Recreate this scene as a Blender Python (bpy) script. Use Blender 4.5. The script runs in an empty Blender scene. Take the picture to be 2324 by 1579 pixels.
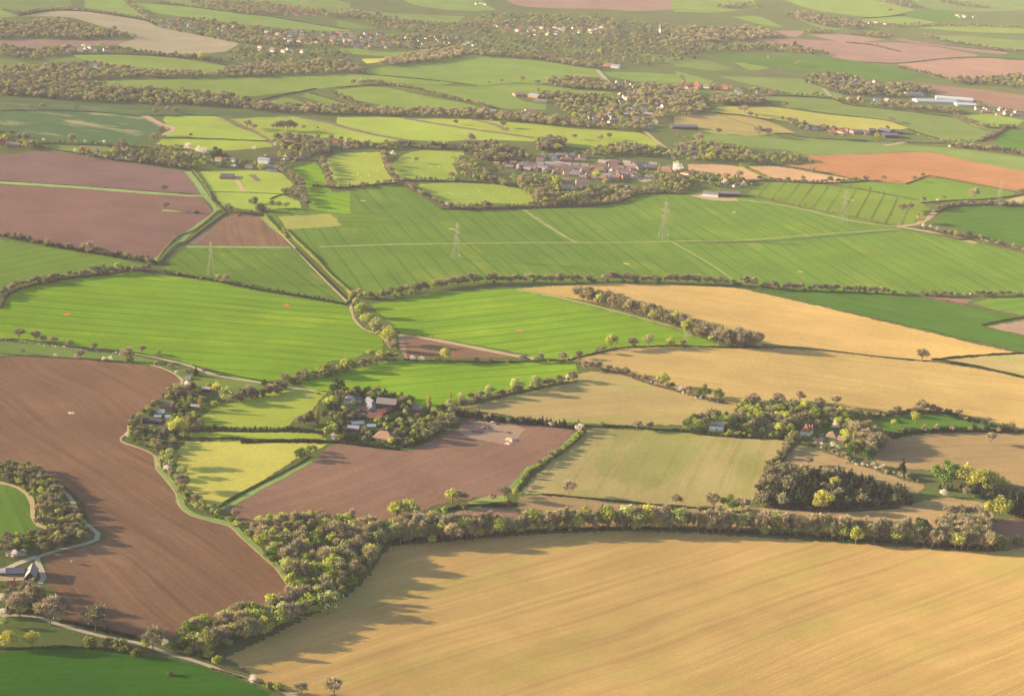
import bpy, math, random
import numpy as np
from mathutils import Vector, Matrix
from mathutils.geometry import tessellate_polygon
R = math.radians
random.seed(7); rng = np.random.default_rng(7)
scene = bpy.context.scene

# ------------------------------------------------------------------ camera, sky, sun, exposure
FOC, CAMH = 3600.0, 560.0          # focal length in units of the 2324 px wide survey image; height above ground
ROLL = R(3.4)
PITCH = math.atan(1189.5 * math.cos(ROLL) / FOC)
FWD = Vector((0, math.cos(PITCH), -math.sin(PITCH)))
R0 = Vector((1, 0, 0)); U0 = Vector((0, math.sin(PITCH), math.cos(PITCH)))
RIGHT = math.cos(ROLL) * R0 + math.sin(ROLL) * U0
UP = -math.sin(ROLL) * R0 + math.cos(ROLL) * U0
cam = bpy.data.cameras.new('camera'); co = bpy.data.objects.new('camera', cam); scene.collection.objects.link(co)
m = Matrix((RIGHT, UP, -FWD)).transposed().to_4x4(); m.translation = Vector((0, 0, CAMH))
co.matrix_world = m
cam.sensor_width = 36; cam.lens = 36 * FOC / 2324; cam.clip_start = 5; cam.clip_end = 60000
scene.camera = co
SUN_EL, SUN_AZ = R(14), R(-87)     # azimuth from +Y towards +X; the sun stands to the left, a little beyond
world = bpy.data.worlds.new("World"); scene.world = world; world.use_nodes = True
nt = world.node_tree; bg = nt.nodes['Background']
sky = nt.nodes.new('ShaderNodeTexSky'); sky.sky_type = 'NISHITA'; sky.sun_disc = False
sky.sun_elevation = SUN_EL; sky.sun_rotation = SUN_AZ; sky.dust_density = 1.0
nt.links.new(sky.outputs[0], bg.inputs[0]); bg.inputs[1].default_value = 0.09
sd = bpy.data.lights.new('sun', 'SUN'); sd.energy = 5.0; sd.angle = R(0.5); sd.color = (1.0, 0.80, 0.52)
so = bpy.data.objects.new('sun', sd); scene.collection.objects.link(so)
sv = Vector((math.sin(SUN_AZ) * math.cos(SUN_EL), math.cos(SUN_AZ) * math.cos(SUN_EL), math.sin(SUN_EL)))
so.rotation_euler = sv.to_track_quat('Z', 'Y').to_euler()
vs = scene.view_settings; vs.view_transform = 'Standard'; vs.look = 'None'; vs.gamma = 1; vs.use_curve_mapping = False
vs.exposure = 1.72
scene.cycles.max_bounces = 5; scene.cycles.volume_bounces = 1; scene.cycles.transparent_max_bounces = 4
HAZE = 2.7e-5

# ------------------------------------------------------------------ terrain and survey helpers
def H(x, y):
    return (3.0 * math.sin(x / 170 + 1) * math.sin(y / 230 + .5) + 4.5 * math.sin(y / 420 + x / 900)
            + 1.3 * math.sin((x + .6 * y) / 88))
def HN(x, y):
    e = 2.0
    return Vector((-(H(x + e, y) - H(x - e, y)) / (2 * e), -(H(x, y + e) - H(x, y - e)) / (2 * e), 1)).normalized()
def G(px, py):
    """ground point seen at survey position px, py"""
    d = FWD + RIGHT * ((px - 1162) / FOC) + UP * ((789.5 - py) / FOC)
    z = 0
    for _ in range(12):
        t = (z - CAMH) / d.z; x, y = d.x * t, d.y * t
        z = H(x, y)
    return x, y
def PXM(x, y):
    """survey pixels per metre at a ground point"""
    return FOC / (Vector((x, y, -CAMH)).dot(FWD))
def VIEW(x, y, z=0):
    v = Vector((x, y, z - CAMH)); d = v.dot(FWD)
    return 1162 + FOC * v.dot(RIGHT) / d, 789.5 - FOC * v.dot(UP) / d
TS = .3418
TILES = {'D': (0, 0, 1), 'f': (771.7, 873.8, .09766), 'g': (1776.0, 941.9, .07324), 'h': (0, 1271, .06468)}
for _r, _y in (('a', 0), ('b', 519.7), ('c', 1040.0)):
    for _c in range(3): TILES[_r + str(_c)] = (764.85 * _c, _y, TS)
def P(s):
    """'a0 x y x y ... b1 x y' -> list of survey points"""
    out = []; cur = TILES['D']; buf = []
    for tok in s.replace(',', ' ').split():
        if tok in TILES: cur = TILES[tok]; buf = []; continue
        buf.append(float(tok))
        if len(buf) == 2:
            out.append((cur[0] + cur[2] * buf[0], cur[1] + cur[2] * buf[1])); buf = []
    return out
def GP(s): return [G(*p) for p in P(s)]

def tag(o, label=None, cat=None, group=None, kind=None):
    if label: o['label'] = label
    if cat: o['category'] = cat
    if group: o['group'] = group
    if kind: o['kind'] = kind
    return o
LINK = scene.collection.objects.link
def link_mesh(name, me, parent=None):
    o = bpy.data.objects.new(name, me); LINK(o)
    if parent is not None: o.parent = parent
    return o
def empty(name, loc, rz=0):
    o = bpy.data.objects.new(name, None); LINK(o); o.location = loc; o.rotation_euler = (0, 0, rz); o.empty_display_size = 1
    return o
def mesh_np(name, V, F, mat, mi=None):
    """V (n,3) array, F (m,k) int array"""
    V = np.asarray(V, dtype=np.float32); F = np.asarray(F, dtype=np.int32); k = F.shape[1]
    me = bpy.data.meshes.new(name)
    me.vertices.add(len(V)); me.vertices.foreach_set('co', V.ravel())
    me.loops.add(F.size); me.loops.foreach_set('vertex_index', F.ravel())
    me.polygons.add(len(F)); me.polygons.foreach_set('loop_start', np.arange(0, F.size, k, dtype=np.int32))
    for mt in (mat if isinstance(mat, (list, tuple)) else [mat]): me.materials.append(mt)
    if mi is not None: me.polygons.foreach_set('material_index', np.asarray(mi, dtype=np.int32))
    me.update(calc_edges=True)
    return me

# ------------------------------------------------------------------ materials
def lin(c):
    return tuple((v / 255 / 12.92 if v / 255 <= .04045 else ((v / 255 + .055) / 1.055) ** 2.4) for v in c)
def newmat(name):
    mt = bpy.data.materials.new(name); mt.use_nodes = True; n = mt.node_tree
    for x in list(n.nodes): n.nodes.remove(x)
    out = n.nodes.new('ShaderNodeOutputMaterial')
    return mt, n, out
class NB:
    def __init__(s, n): s.n = n
    def __call__(s, t, **kw):
        nd = s.n.nodes.new('ShaderNode' + t)
        for k, v in kw.items(): setattr(nd, k, v)
        return nd
    def l(s, a, b): s.n.links.new(a, b)
    def math(s, op, a, b=None, c=None, clamp=False):
        nd = s('Math', operation=op); nd.use_clamp = clamp
        for i, v in enumerate((a, b, c)):
            if v is None: continue
            if isinstance(v, (int, float)): nd.inputs[i].default_value = v
            else: s.l(v, nd.inputs[i])
        return nd.outputs[0]
    def noise(s, vec, scale, detail=3, rough=.55):
        nd = s('TexNoise'); nd.inputs['Scale'].default_value = scale; nd.inputs['Detail'].default_value = detail
        nd.inputs['Roughness'].default_value = rough; s.l(vec, nd.inputs['Vector']); return nd.outputs['Fac']
    def vec(s, x, y, z=0.0):
        nd = s('CombineXYZ')
        for i, v in enumerate((x, y, z)):
            if isinstance(v, (int, float)): nd.inputs[i].default_value = v
            else: s.l(v, nd.inputs[i])
        return nd.outputs[0]
    def mix(s, fac, a, b, mode='MIX'):
        nd = s('Mix', data_type='RGBA', blend_type=mode)
        for i, v in ((0, fac), (6, a), (7, b)):
            if isinstance(v, (int, float)): nd.inputs[i].default_value = v
            elif isinstance(v, tuple): nd.inputs[i].default_value = (*v, 1) if len(v) == 3 else v
            else: s.l(v, nd.inputs[i])
        return nd.outputs[2]
    def ramp(s, fac, lo, hi):
        nd = s('MapRange'); nd.inputs[1].default_value = lo; nd.inputs[2].default_value = hi; nd.interpolation_type = 'SMOOTHSTEP'
        s.l(fac, nd.inputs[0]); return nd.outputs[0]

def field_mat(name, c1, c2, ang=0.0, stripe=.5, spacing=0, tram=None, tramw=.45, patch=0.0, c3=None, c3amt=.5, warp=10, tex=1.0):
    """crop or soil: stretched noise along the working direction, tramlines every `spacing` metres, broad patches of c3"""
    mt, n, out = newmat(name); b = NB(n)
    tc = b('TexCoord'); sep = b('SeparateXYZ'); b.l(tc.outputs['Object'], sep.inputs[0])
    X, Y = sep.outputs[0], sep.outputs[1]
    ca, sa = math.cos(ang), math.sin(ang)
    along = b.math('ADD', b.math('MULTIPLY', X, ca), b.math('MULTIPLY', Y, sa))
    across = b.math('ADD', b.math('MULTIPLY', X, -sa), b.math('MULTIPLY', Y, ca))
    big = b.noise(tc.outputs['Object'], .0028, 2)
    across = b.math('ADD', across, b.math('MULTIPLY', b.math('SUBTRACT', big, .5), warp * 8))
    # furrow streaks at three widths
    s1 = b.noise(b.vec(b.math('MULTIPLY', along, .006), b.math('MULTIPLY', across, .26)), 1.0, 4, .7)
    s2 = b.noise(b.vec(b.math('MULTIPLY', along, .0035), b.math('MULTIPLY', across, .10)), 1.0, 3, .6)
    s3 = b.noise(b.vec(b.math('MULTIPLY', along, .02), b.math('MULTIPLY', across, 1.0)), 1.0, 3, .7)
    st = b.math('ADD', b.math('ADD', b.math('MULTIPLY', s1, .5), b.math('MULTIPLY', s2, .38)), b.math('MULTIPLY', s3, .12))
    f = b.math('ADD', b.math('MULTIPLY', b.math('SUBTRACT', st, .5), 3.4 * stripe), .5, clamp=True)
    col = b.mix(f, c1, c2)
    if c3 is not None:
        pn = b.noise(b.vec(b.math('MULTIPLY', along, .006), b.math('MULTIPLY', across, .014)), 1.0, 4, .6)
        pn2 = b.math('ADD', b.math('MULTIPLY', pn, .75), b.math('MULTIPLY', s2, .25))
        pf = b.math('MULTIPLY', b.ramp(pn2, .56 - patch, .66 - patch), c3amt)
        col = b.mix(pf, col, c3)
    if spacing:
        fr = b.math('FRACT', b.math('DIVIDE', across, spacing))
        d1 = b.math('ABSOLUTE', b.math('SUBTRACT', fr, .5 - 1.1 / spacing)); d2 = b.math('ABSOLUTE', b.math('SUBTRACT', fr, .5 + 1.1 / spacing))
        dm = b.math('MULTIPLY', b.math('MINIMUM', d1, d2), spacing)
        ln = b.math('SUBTRACT', 1.0, b.ramp(dm, tramw * .4, tramw * 1.2))
        fade = b.ramp(b.noise(b.vec(b.math('MULTIPLY', along, .006), b.math('MULTIPLY', across, .02)), 1.0, 2), .3, .6)
        ln = b.math('MULTIPLY', b.math('MULTIPLY', ln, b.math('ADD', b.math('MULTIPLY', fade, .7), .3)), .75)
        col = b.mix(ln, col, tram or tuple(v * .5 for v in c1))
    g = b.noise(tc.outputs['Object'], .35, 4, .75); g2 = b.noise(tc.outputs['Object'], .012, 3, .6)
    gv = b.math('ADD', b.math('MULTIPLY', b.math('SUBTRACT', g, .5), .75 * tex), b.math('MULTIPLY', b.math('SUBTRACT', g2, .5), .55))
    vv = b.math('ADD', gv, 1.0)
    col = b.mix(1.0, col, b.vec(vv, vv, vv), 'MULTIPLY')
    df = b('BsdfDiffuse'); b.l(col, df.inputs[0]); df.inputs['Roughness'].default_value = .5
    bp = b('Bump'); bp.inputs['Strength'].default_value = .35; bp.inputs['Distance'].default_value = .5
    b.l(b.math('ADD', s3, g), bp.inputs['Height']); b.l(bp.outputs[0], df.inputs['Normal'])
    b.l(df.outputs[0], out.inputs[0]); return mt

def leaf_mat(name, c1, c2, trans=.3, var=.3):
    mt, n, out = newmat(name); b = NB(n)
    geo = b('NewGeometry'); oi = b('ObjectInfo')
    nz = b.noise(geo.outputs['Position'], .22, 3, .7)
    f = b.ramp(nz, .3, .7)
    col = b.mix(f, c1, c2)
    v = b.math('ADD', b.math('MULTIPLY', oi.outputs['Random'], var * 2), 1 - var)
    col = b.mix(1.0, col, b.vec(v, b.math('ADD', b.math('MULTIPLY', v, .8), .2), v), 'MULTIPLY')
    d = b('BsdfDiffuse'); t = b('BsdfTranslucent'); mx = b('MixShader'); mx.inputs[0].default_value = trans
    b.l(col, d.inputs[0]); b.l(col, t.inputs[0]); b.l(d.outputs[0], mx.inputs[1]); b.l(t.outputs[0], mx.inputs[2])
    b.l(mx.outputs[0], out.inputs[0]); return mt

def surf_mat(name, c, rough=.8, metal=0.0, var=.35, scale=1.2, stretch=None, spec=.3):
    mt, n, out = newmat(name); b = NB(n); tc = b('TexCoord'); oi = b('ObjectInfo')
    vec = tc.outputs['Object']
    if stretch:
        mp = b('Mapping'); mp.inputs['Scale'].default_value = stretch; b.l(vec, mp.inputs[0]); vec = mp.outputs[0]
    nz = b.noise(vec, scale, 4, .7)
    v = b.math('ADD', b.math('MULTIPLY', b.math('SUBTRACT', nz, .5), var * 2), b.math('ADD', b.math('MULTIPLY', oi.outputs['Random'], .16), .92))
    col = b.mix(1.0, c, b.vec(v, v, v), 'MULTIPLY')
    p = b('BsdfPrincipled'); b.l(col, p.inputs['Base Color']); p.inputs['Roughness'].default_value = rough
    p.inputs['Metallic'].default_value = metal; p.inputs['Specular IOR Level'].default_value = spec
    b.l(p.outputs[0], out.inputs[0]); return mt
# ------------------------------------------------------------------ ground and fields
CELL = 25.0
def drape(name, pts, mat, off, label=None, cat='field', kind='structure', group=None):
    """lay a ground polygon (world xy points) over the terrain, cut on the terrain grid"""
    tris = tessellate_polygon([[Vector((x, y, 0)) for x, y in pts]])
    V = []; idx = {}; F = []
    def vid(x, y):
        k = (round(x, 2), round(y, 2))
        if k not in idx: idx[k] = len(V); V.append((x, y, H(x, y) + off))
        return idx[k]
    def clip(poly, ax, val, keep_gt):
        out = []
        for i in range(len(poly)):
            p, q = poly[i - 1], poly[i]
            a, c = p[ax] - val, q[ax] - val
            if not keep_gt: a, c = -a, -c
            if (a >= 0) != (c >= 0):
                t = a / (a - c); out.append((p[0] + (q[0] - p[0]) * t, p[1] + (q[1] - p[1]) * t))
            if c >= 0: out.append(q)
        return out
    for t in tris:
        tri = [pts[i] for i in t]
        xs = [p[0] for p in tri]
        for i in range(math.floor(min(xs) / CELL), math.floor(max(xs) / CELL) + 1):
            col = clip(clip(tri, 0, i * CELL, True), 0, (i + 1) * CELL, False)
            if len(col) < 3: continue
            ys = [p[1] for p in col]
            for j in range(math.floor(min(ys) / CELL), math.floor(max(ys) / CELL) + 1):
                c = clip(clip(col, 1, j * CELL, True), 1, (j + 1) * CELL, False)
                if len(c) < 3: continue
                ids = []
                for p in c:
                    v = vid(*p)
                    if v not in ids: ids.append(v)
                if len(ids) >= 3: F.append(ids)
    me = bpy.data.meshes.new(name)
    # winding up
    G_ = []
    for f in F:
        a = sum(V[f[i - 1]][0] * V[f[i]][1] - V[f[i]][0] * V[f[i - 1]][1] for i in range(len(f)))
        if abs(a) < 1e-3: continue
        G_.append(f if a > 0 else f[::-1])
    me.from_pydata(V, [], G_); me.materials.append(mat)
    me.polygons.foreach_set('use_smooth', [True] * len(me.polygons))
    me.normals_split_custom_set_from_vertices([HN(v[0], v[1]) for v in V])
    o = link_mesh(name, me); return tag(o, label, cat, group, kind)

def smooth_line(pts, step=12.0):
    """Catmull-Rom through ground points"""
    if len(pts) < 3: ps = [pts[0]] + list(pts) + [pts[-1]]
    else: ps = [pts[0]] + list(pts) + [pts[-1]]
    out = []
    for i in range(1, len(ps) - 2):
        p0, p1, p2, p3 = [Vector(p) for p in ps[i - 1:i + 3]]
        n = max(1, int((p2 - p1).length / step))
        for k in range(n):
            t = k / n
            out.append(.5 * ((2 * p1) + (p2 - p0) * t + (2 * p0 - 5 * p1 + 4 * p2 - p3) * t * t + (3 * p1 - p0 - 3 * p2 + p3) * t ** 3))
    out.append(Vector(ps[-2])); return [(p[0], p[1]) for p in out]
def strip(name, s, w, mat, off, label, cat, kind='structure', wob=.15, group=None):
    pts = smooth_line(GP(s), 8.0); V = []; F = []
    for i, p in enumerate(pts):
        q0, q1 = pts[max(i - 1, 0)], pts[min(i + 1, len(pts) - 1)]
        d = Vector((q1[0] - q0[0], q1[1] - q0[1])); d.normalize(); nx, ny = -d.y, d.x
        ww = w * .5 * (1 + wob * math.sin(i * 1.7) * math.sin(i * .61 + 1))
        for k in (-1, -.33, .33, 1):
            x, y = p[0] + nx * ww * k, p[1] + ny * ww * k
            V.append((x, y, H(x, y) + off))
        if i:
            a = (i - 1) * 4
            for k in range(3): F.append((a + k + 1, a + k, a + k + 4, a + k + 5))
    me = mesh_np(name, V, F, mat)
    # faces must look up
    if len(me.polygons) and me.polygons[0].normal.z < 0: me.flip_normals()
    return tag(link_mesh(name, me), label, cat, group, kind)

# base colours (linear albedo)
C = dict(
    straw=(.46, .295, .11), straw2=(.36, .235, .08), strawg=(.235, .235, .062), gold=(.52, .355, .125), gold2=(.37, .255, .09),
    brown=(.27, .15, .08), brown2=(.14, .08, .047), mauve=(.225, .125, .095), mauve2=(.175, .10, .078),
    peach=(.52, .33, .17), orange=(.40, .21, .09), orange2=(.30, .14, .065), pink=(.30, .175, .125), pink2=(.25, .145, .11),
    bg=(.22, .34, .012), bg2=(.12, .235, .010), mg=(.15, .235, .026), mg2=(.095, .17, .020), yg=(.33, .38, .05), yg2=(.24, .30, .04),
    ly=(.38, .38, .075), dg=(.05, .135, .008), dg2=(.025, .09, .006), og=(.21, .21, .055), cg=(.085, .15, .05), cg2=(.06, .115, .042),
    beige=(.36, .29, .17), beige2=(.29, .235, .13), farg=(.16, .215, .05), farg2=(.115, .17, .04), soilp=(.34, .22, .15), tan=(.42, .31, .17))
CM = C
SP = 24
# kind: c1, c2, stripe, spacing, tram, patch, c3, c3amt
STY = {
 'fore': dict(c1=(.30, .19, .065), c2=(.53, .345, .125), stripe=.6, c3=(.33, .28, .07), c3amt=.5, patch=.06, spacing=30, tram=(.25, .16, .075), tramw=.4, warp=4, tex=.5),
 'straw': dict(c1=(.31, .24, .09), c2=(.44, .33, .13), stripe=.8, c3=(.27, .29, .07), c3amt=.7, patch=.06, warp=5),
 'gold': dict(c1=CM['gold2'], c2=CM['gold'], stripe=.9, c3=CM['strawg'], c3amt=.3, patch=-.02),
 'olive': dict(c1=(.30, .23, .085), c2=(.37, .29, .105), stripe=.5, c3=CM['strawg'], c3amt=.75, patch=.09, spacing=26, tram=(.22, .15, .06), tramw=.35, warp=3),
 'darkstraw': dict(c1=(.25, .165, .075), c2=(.36, .245, .105), stripe=.9, c3=(.19, .19, .05), c3amt=.5, patch=.01),
 'plough': dict(c1=CM['brown2'], c2=CM['brown'], stripe=.8, c3=(.24, .15, .09), c3amt=.4, patch=.02, warp=8, spacing=42, tram=(.20, .125, .085), tramw=.7),
 'plough2': dict(c1=(.20, .108, .07), c2=(.29, .165, .105), stripe=.65, c3=(.22, .16, .05), c3amt=.25, patch=-.03, warp=10),
 'mauve': dict(c1=CM['mauve2'], c2=CM['mauve'], stripe=.35, c3=(.20, .115, .085), c3amt=.4, patch=.0),
 'bright': dict(c1=CM['bg2'], c2=CM['bg'], stripe=.85, spacing=SP, tram=(.06, .14, .012), tramw=.9, c3=(.27, .36, .015), c3amt=.5, patch=.03, warp=4),
 'mid': dict(c1=CM['mg2'], c2=CM['mg'], stripe=.6, spacing=SP, tram=(.055, .105, .02), tramw=.7, c3=(.20, .24, .025), c3amt=.5, patch=.03, warp=3),
 'yellow': dict(c1=CM['yg2'], c2=CM['yg'], stripe=.35, c3=(.30, .34, .05), c3amt=.4, patch=.02),
 'lemon': dict(c1=(.40, .38, .06), c2=(.52, .46, .11), stripe=.4, c3=(.28, .34, .04), c3amt=.5, patch=.03),
 'paleol': dict(c1=(.28, .28, .06), c2=(.36, .34, .08), stripe=.4, c3=(.24, .28, .045), c3amt=.5, patch=.03),
 'dark': dict(c1=CM['dg2'], c2=CM['dg'], stripe=.7, spacing=28, tram=(.02, .06, .01), c3=(.055, .15, .015), c3amt=.4, patch=.0, warp=5),
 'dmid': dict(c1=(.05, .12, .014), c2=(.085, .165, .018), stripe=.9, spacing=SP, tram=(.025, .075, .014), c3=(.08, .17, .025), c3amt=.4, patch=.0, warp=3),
 'cool': dict(c1=CM['cg2'], c2=CM['cg'], stripe=.3, c3=(.34, .28, .12), c3amt=.85, patch=.035),
 'cool2': dict(c1=CM['cg2'], c2=CM['cg'], stripe=.3, c3=(.26, .19, .11), c3amt=.5, patch=.02),
 'pasture': dict(c1=(.12, .18, .03), c2=(.17, .23, .045), stripe=.3, c3=(.20, .20, .07), c3amt=.5, patch=.03),
 'far': dict(c1=CM['farg2'], c2=CM['farg'], stripe=.3, c3=(.16, .20, .05), c3amt=.4, patch=.0),
 'fary': dict(c1=(.14, .21, .035), c2=(.19, .26, .045), stripe=.3, c3=(.22, .27, .06), c3amt=.4, patch=.02),
 'farbeige': dict(c1=CM['beige2'], c2=CM['beige'], stripe=.5),
 'peach': dict(c1=(.42, .23, .11), c2=CM['peach'], stripe=.5),
 'orange': dict(c1=CM['orange2'], c2=CM['orange'], stripe=.45),
 'pink': dict(c1=(.24, .15, .11), c2=(.29, .18, .13), stripe=.4),
 'farbrown': dict(c1=(.20, .115, .075), c2=(.25, .14, .09), stripe=.4),
 'patch': dict(c1=(.26, .17, .11), c2=(.36, .25, .17), stripe=.2),
 'tramg': dict(c1=(.12, .19, .022), c2=(.18, .23, .028), stripe=.3, spacing=SP, tram=(.045, .085, .02), tramw=1.1, warp=0, c3=(.15, .22, .03), c3amt=.4, patch=.02),
 'ground': dict(c1=(.075, .105, .028), c2=(.12, .15, .04), stripe=.3, c3=(.12, .095, .055), c3amt=.5, patch=.03),
}
mg = field_mat('ground_mat', **STY['ground'])
def sheet(name, x0, x1, y0, y1, st, off, skip=None):
    xs = np.arange(x0, x1 + 1, st); ys = np.arange(y0, y1 + 1, st)
    V = [(x, y, H(x, y) + off) for y in ys for x in xs]; n = len(xs)
    F = [(j * n + i, j * n + i + 1, (j + 1) * n + i + 1, (j + 1) * n + i) for j in range(len(ys) - 1) for i in range(n - 1)
         if not (skip and skip(xs[i], ys[j]))]
    return V, F
V1, F1 = sheet('ground', -2500, 3500, 500, 8500, 25, -.10)
nb = len(V1)
V2 = [(-2500, 500, -9), (3500, 500, -9), (3500, 8500, -9), (-2500, 8500, -9), (-30000, -30000, -9), (30000, -30000, -9), (30000, 40000, -9), (-30000, 40000, -9)]
F1 += [(nb + 4, nb + 5, nb + 1, nb), (nb + 5, nb + 6, nb + 2, nb + 1), (nb + 6, nb + 7, nb + 3, nb + 2), (nb + 7, nb + 4, nb, nb + 3)]
me = mesh_np('ground', V1 + V2, F1, mg); me.polygons.foreach_set('use_smooth', [True] * len(me.polygons))
me.normals_split_custom_set_from_vertices([HN(v[0], v[1]) if i < nb else Vector((0, 0, 1)) for i, v in enumerate(V1 + V2)])
tag(link_mesh('ground', me), 'rough grassy ground lying beneath and between all the fields', 'ground', kind='structure')

def outline(px):
    """round the gentle bends of an outline, keep its sharp corners; -> ground points"""
    n = len(px); ps = [Vector(p) for p in px]; sharp = []
    for i in range(n):
        a, b = (ps[i] - ps[i - 1]), (ps[(i + 1) % n] - ps[i])
        sharp.append(a.length < .1 or b.length < .1 or a.angle(b) > R(42))
    out = []
    for i in range(n):
        j = (i + 1) % n; p1, p2 = ps[i], ps[j]
        p0 = p1 * 2 - p2 if sharp[i] else ps[i - 1]; p3 = p2 * 2 - p1 if sharp[j] else ps[(j + 1) % n]
        d = (p2 - p1).length; k = max(1, min(24, int(d / 4)))
        # shorten far handles so unequal spacing does not overshoot
        if (p1 - p0).length > d: p0 = p1 + (p0 - p1) * (d / (p1 - p0).length)
        if (p3 - p2).length > d: p3 = p2 + (p3 - p2) * (d / (p3 - p2).length)
        for q in range(k):
            t = q / k
            v = .5 * ((2 * p1) + (p2 - p0) * t + (2 * p0 - 5 * p1 + 4 * p2 - p3) * t * t + (3 * p1 - p0 - 3 * p2 + p3) * t ** 3)
            gx, gy = G(v.x, v.y); out.append((gx + random.gauss(0, .9), gy + random.gauss(0, 1.3)))
    return out
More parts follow.
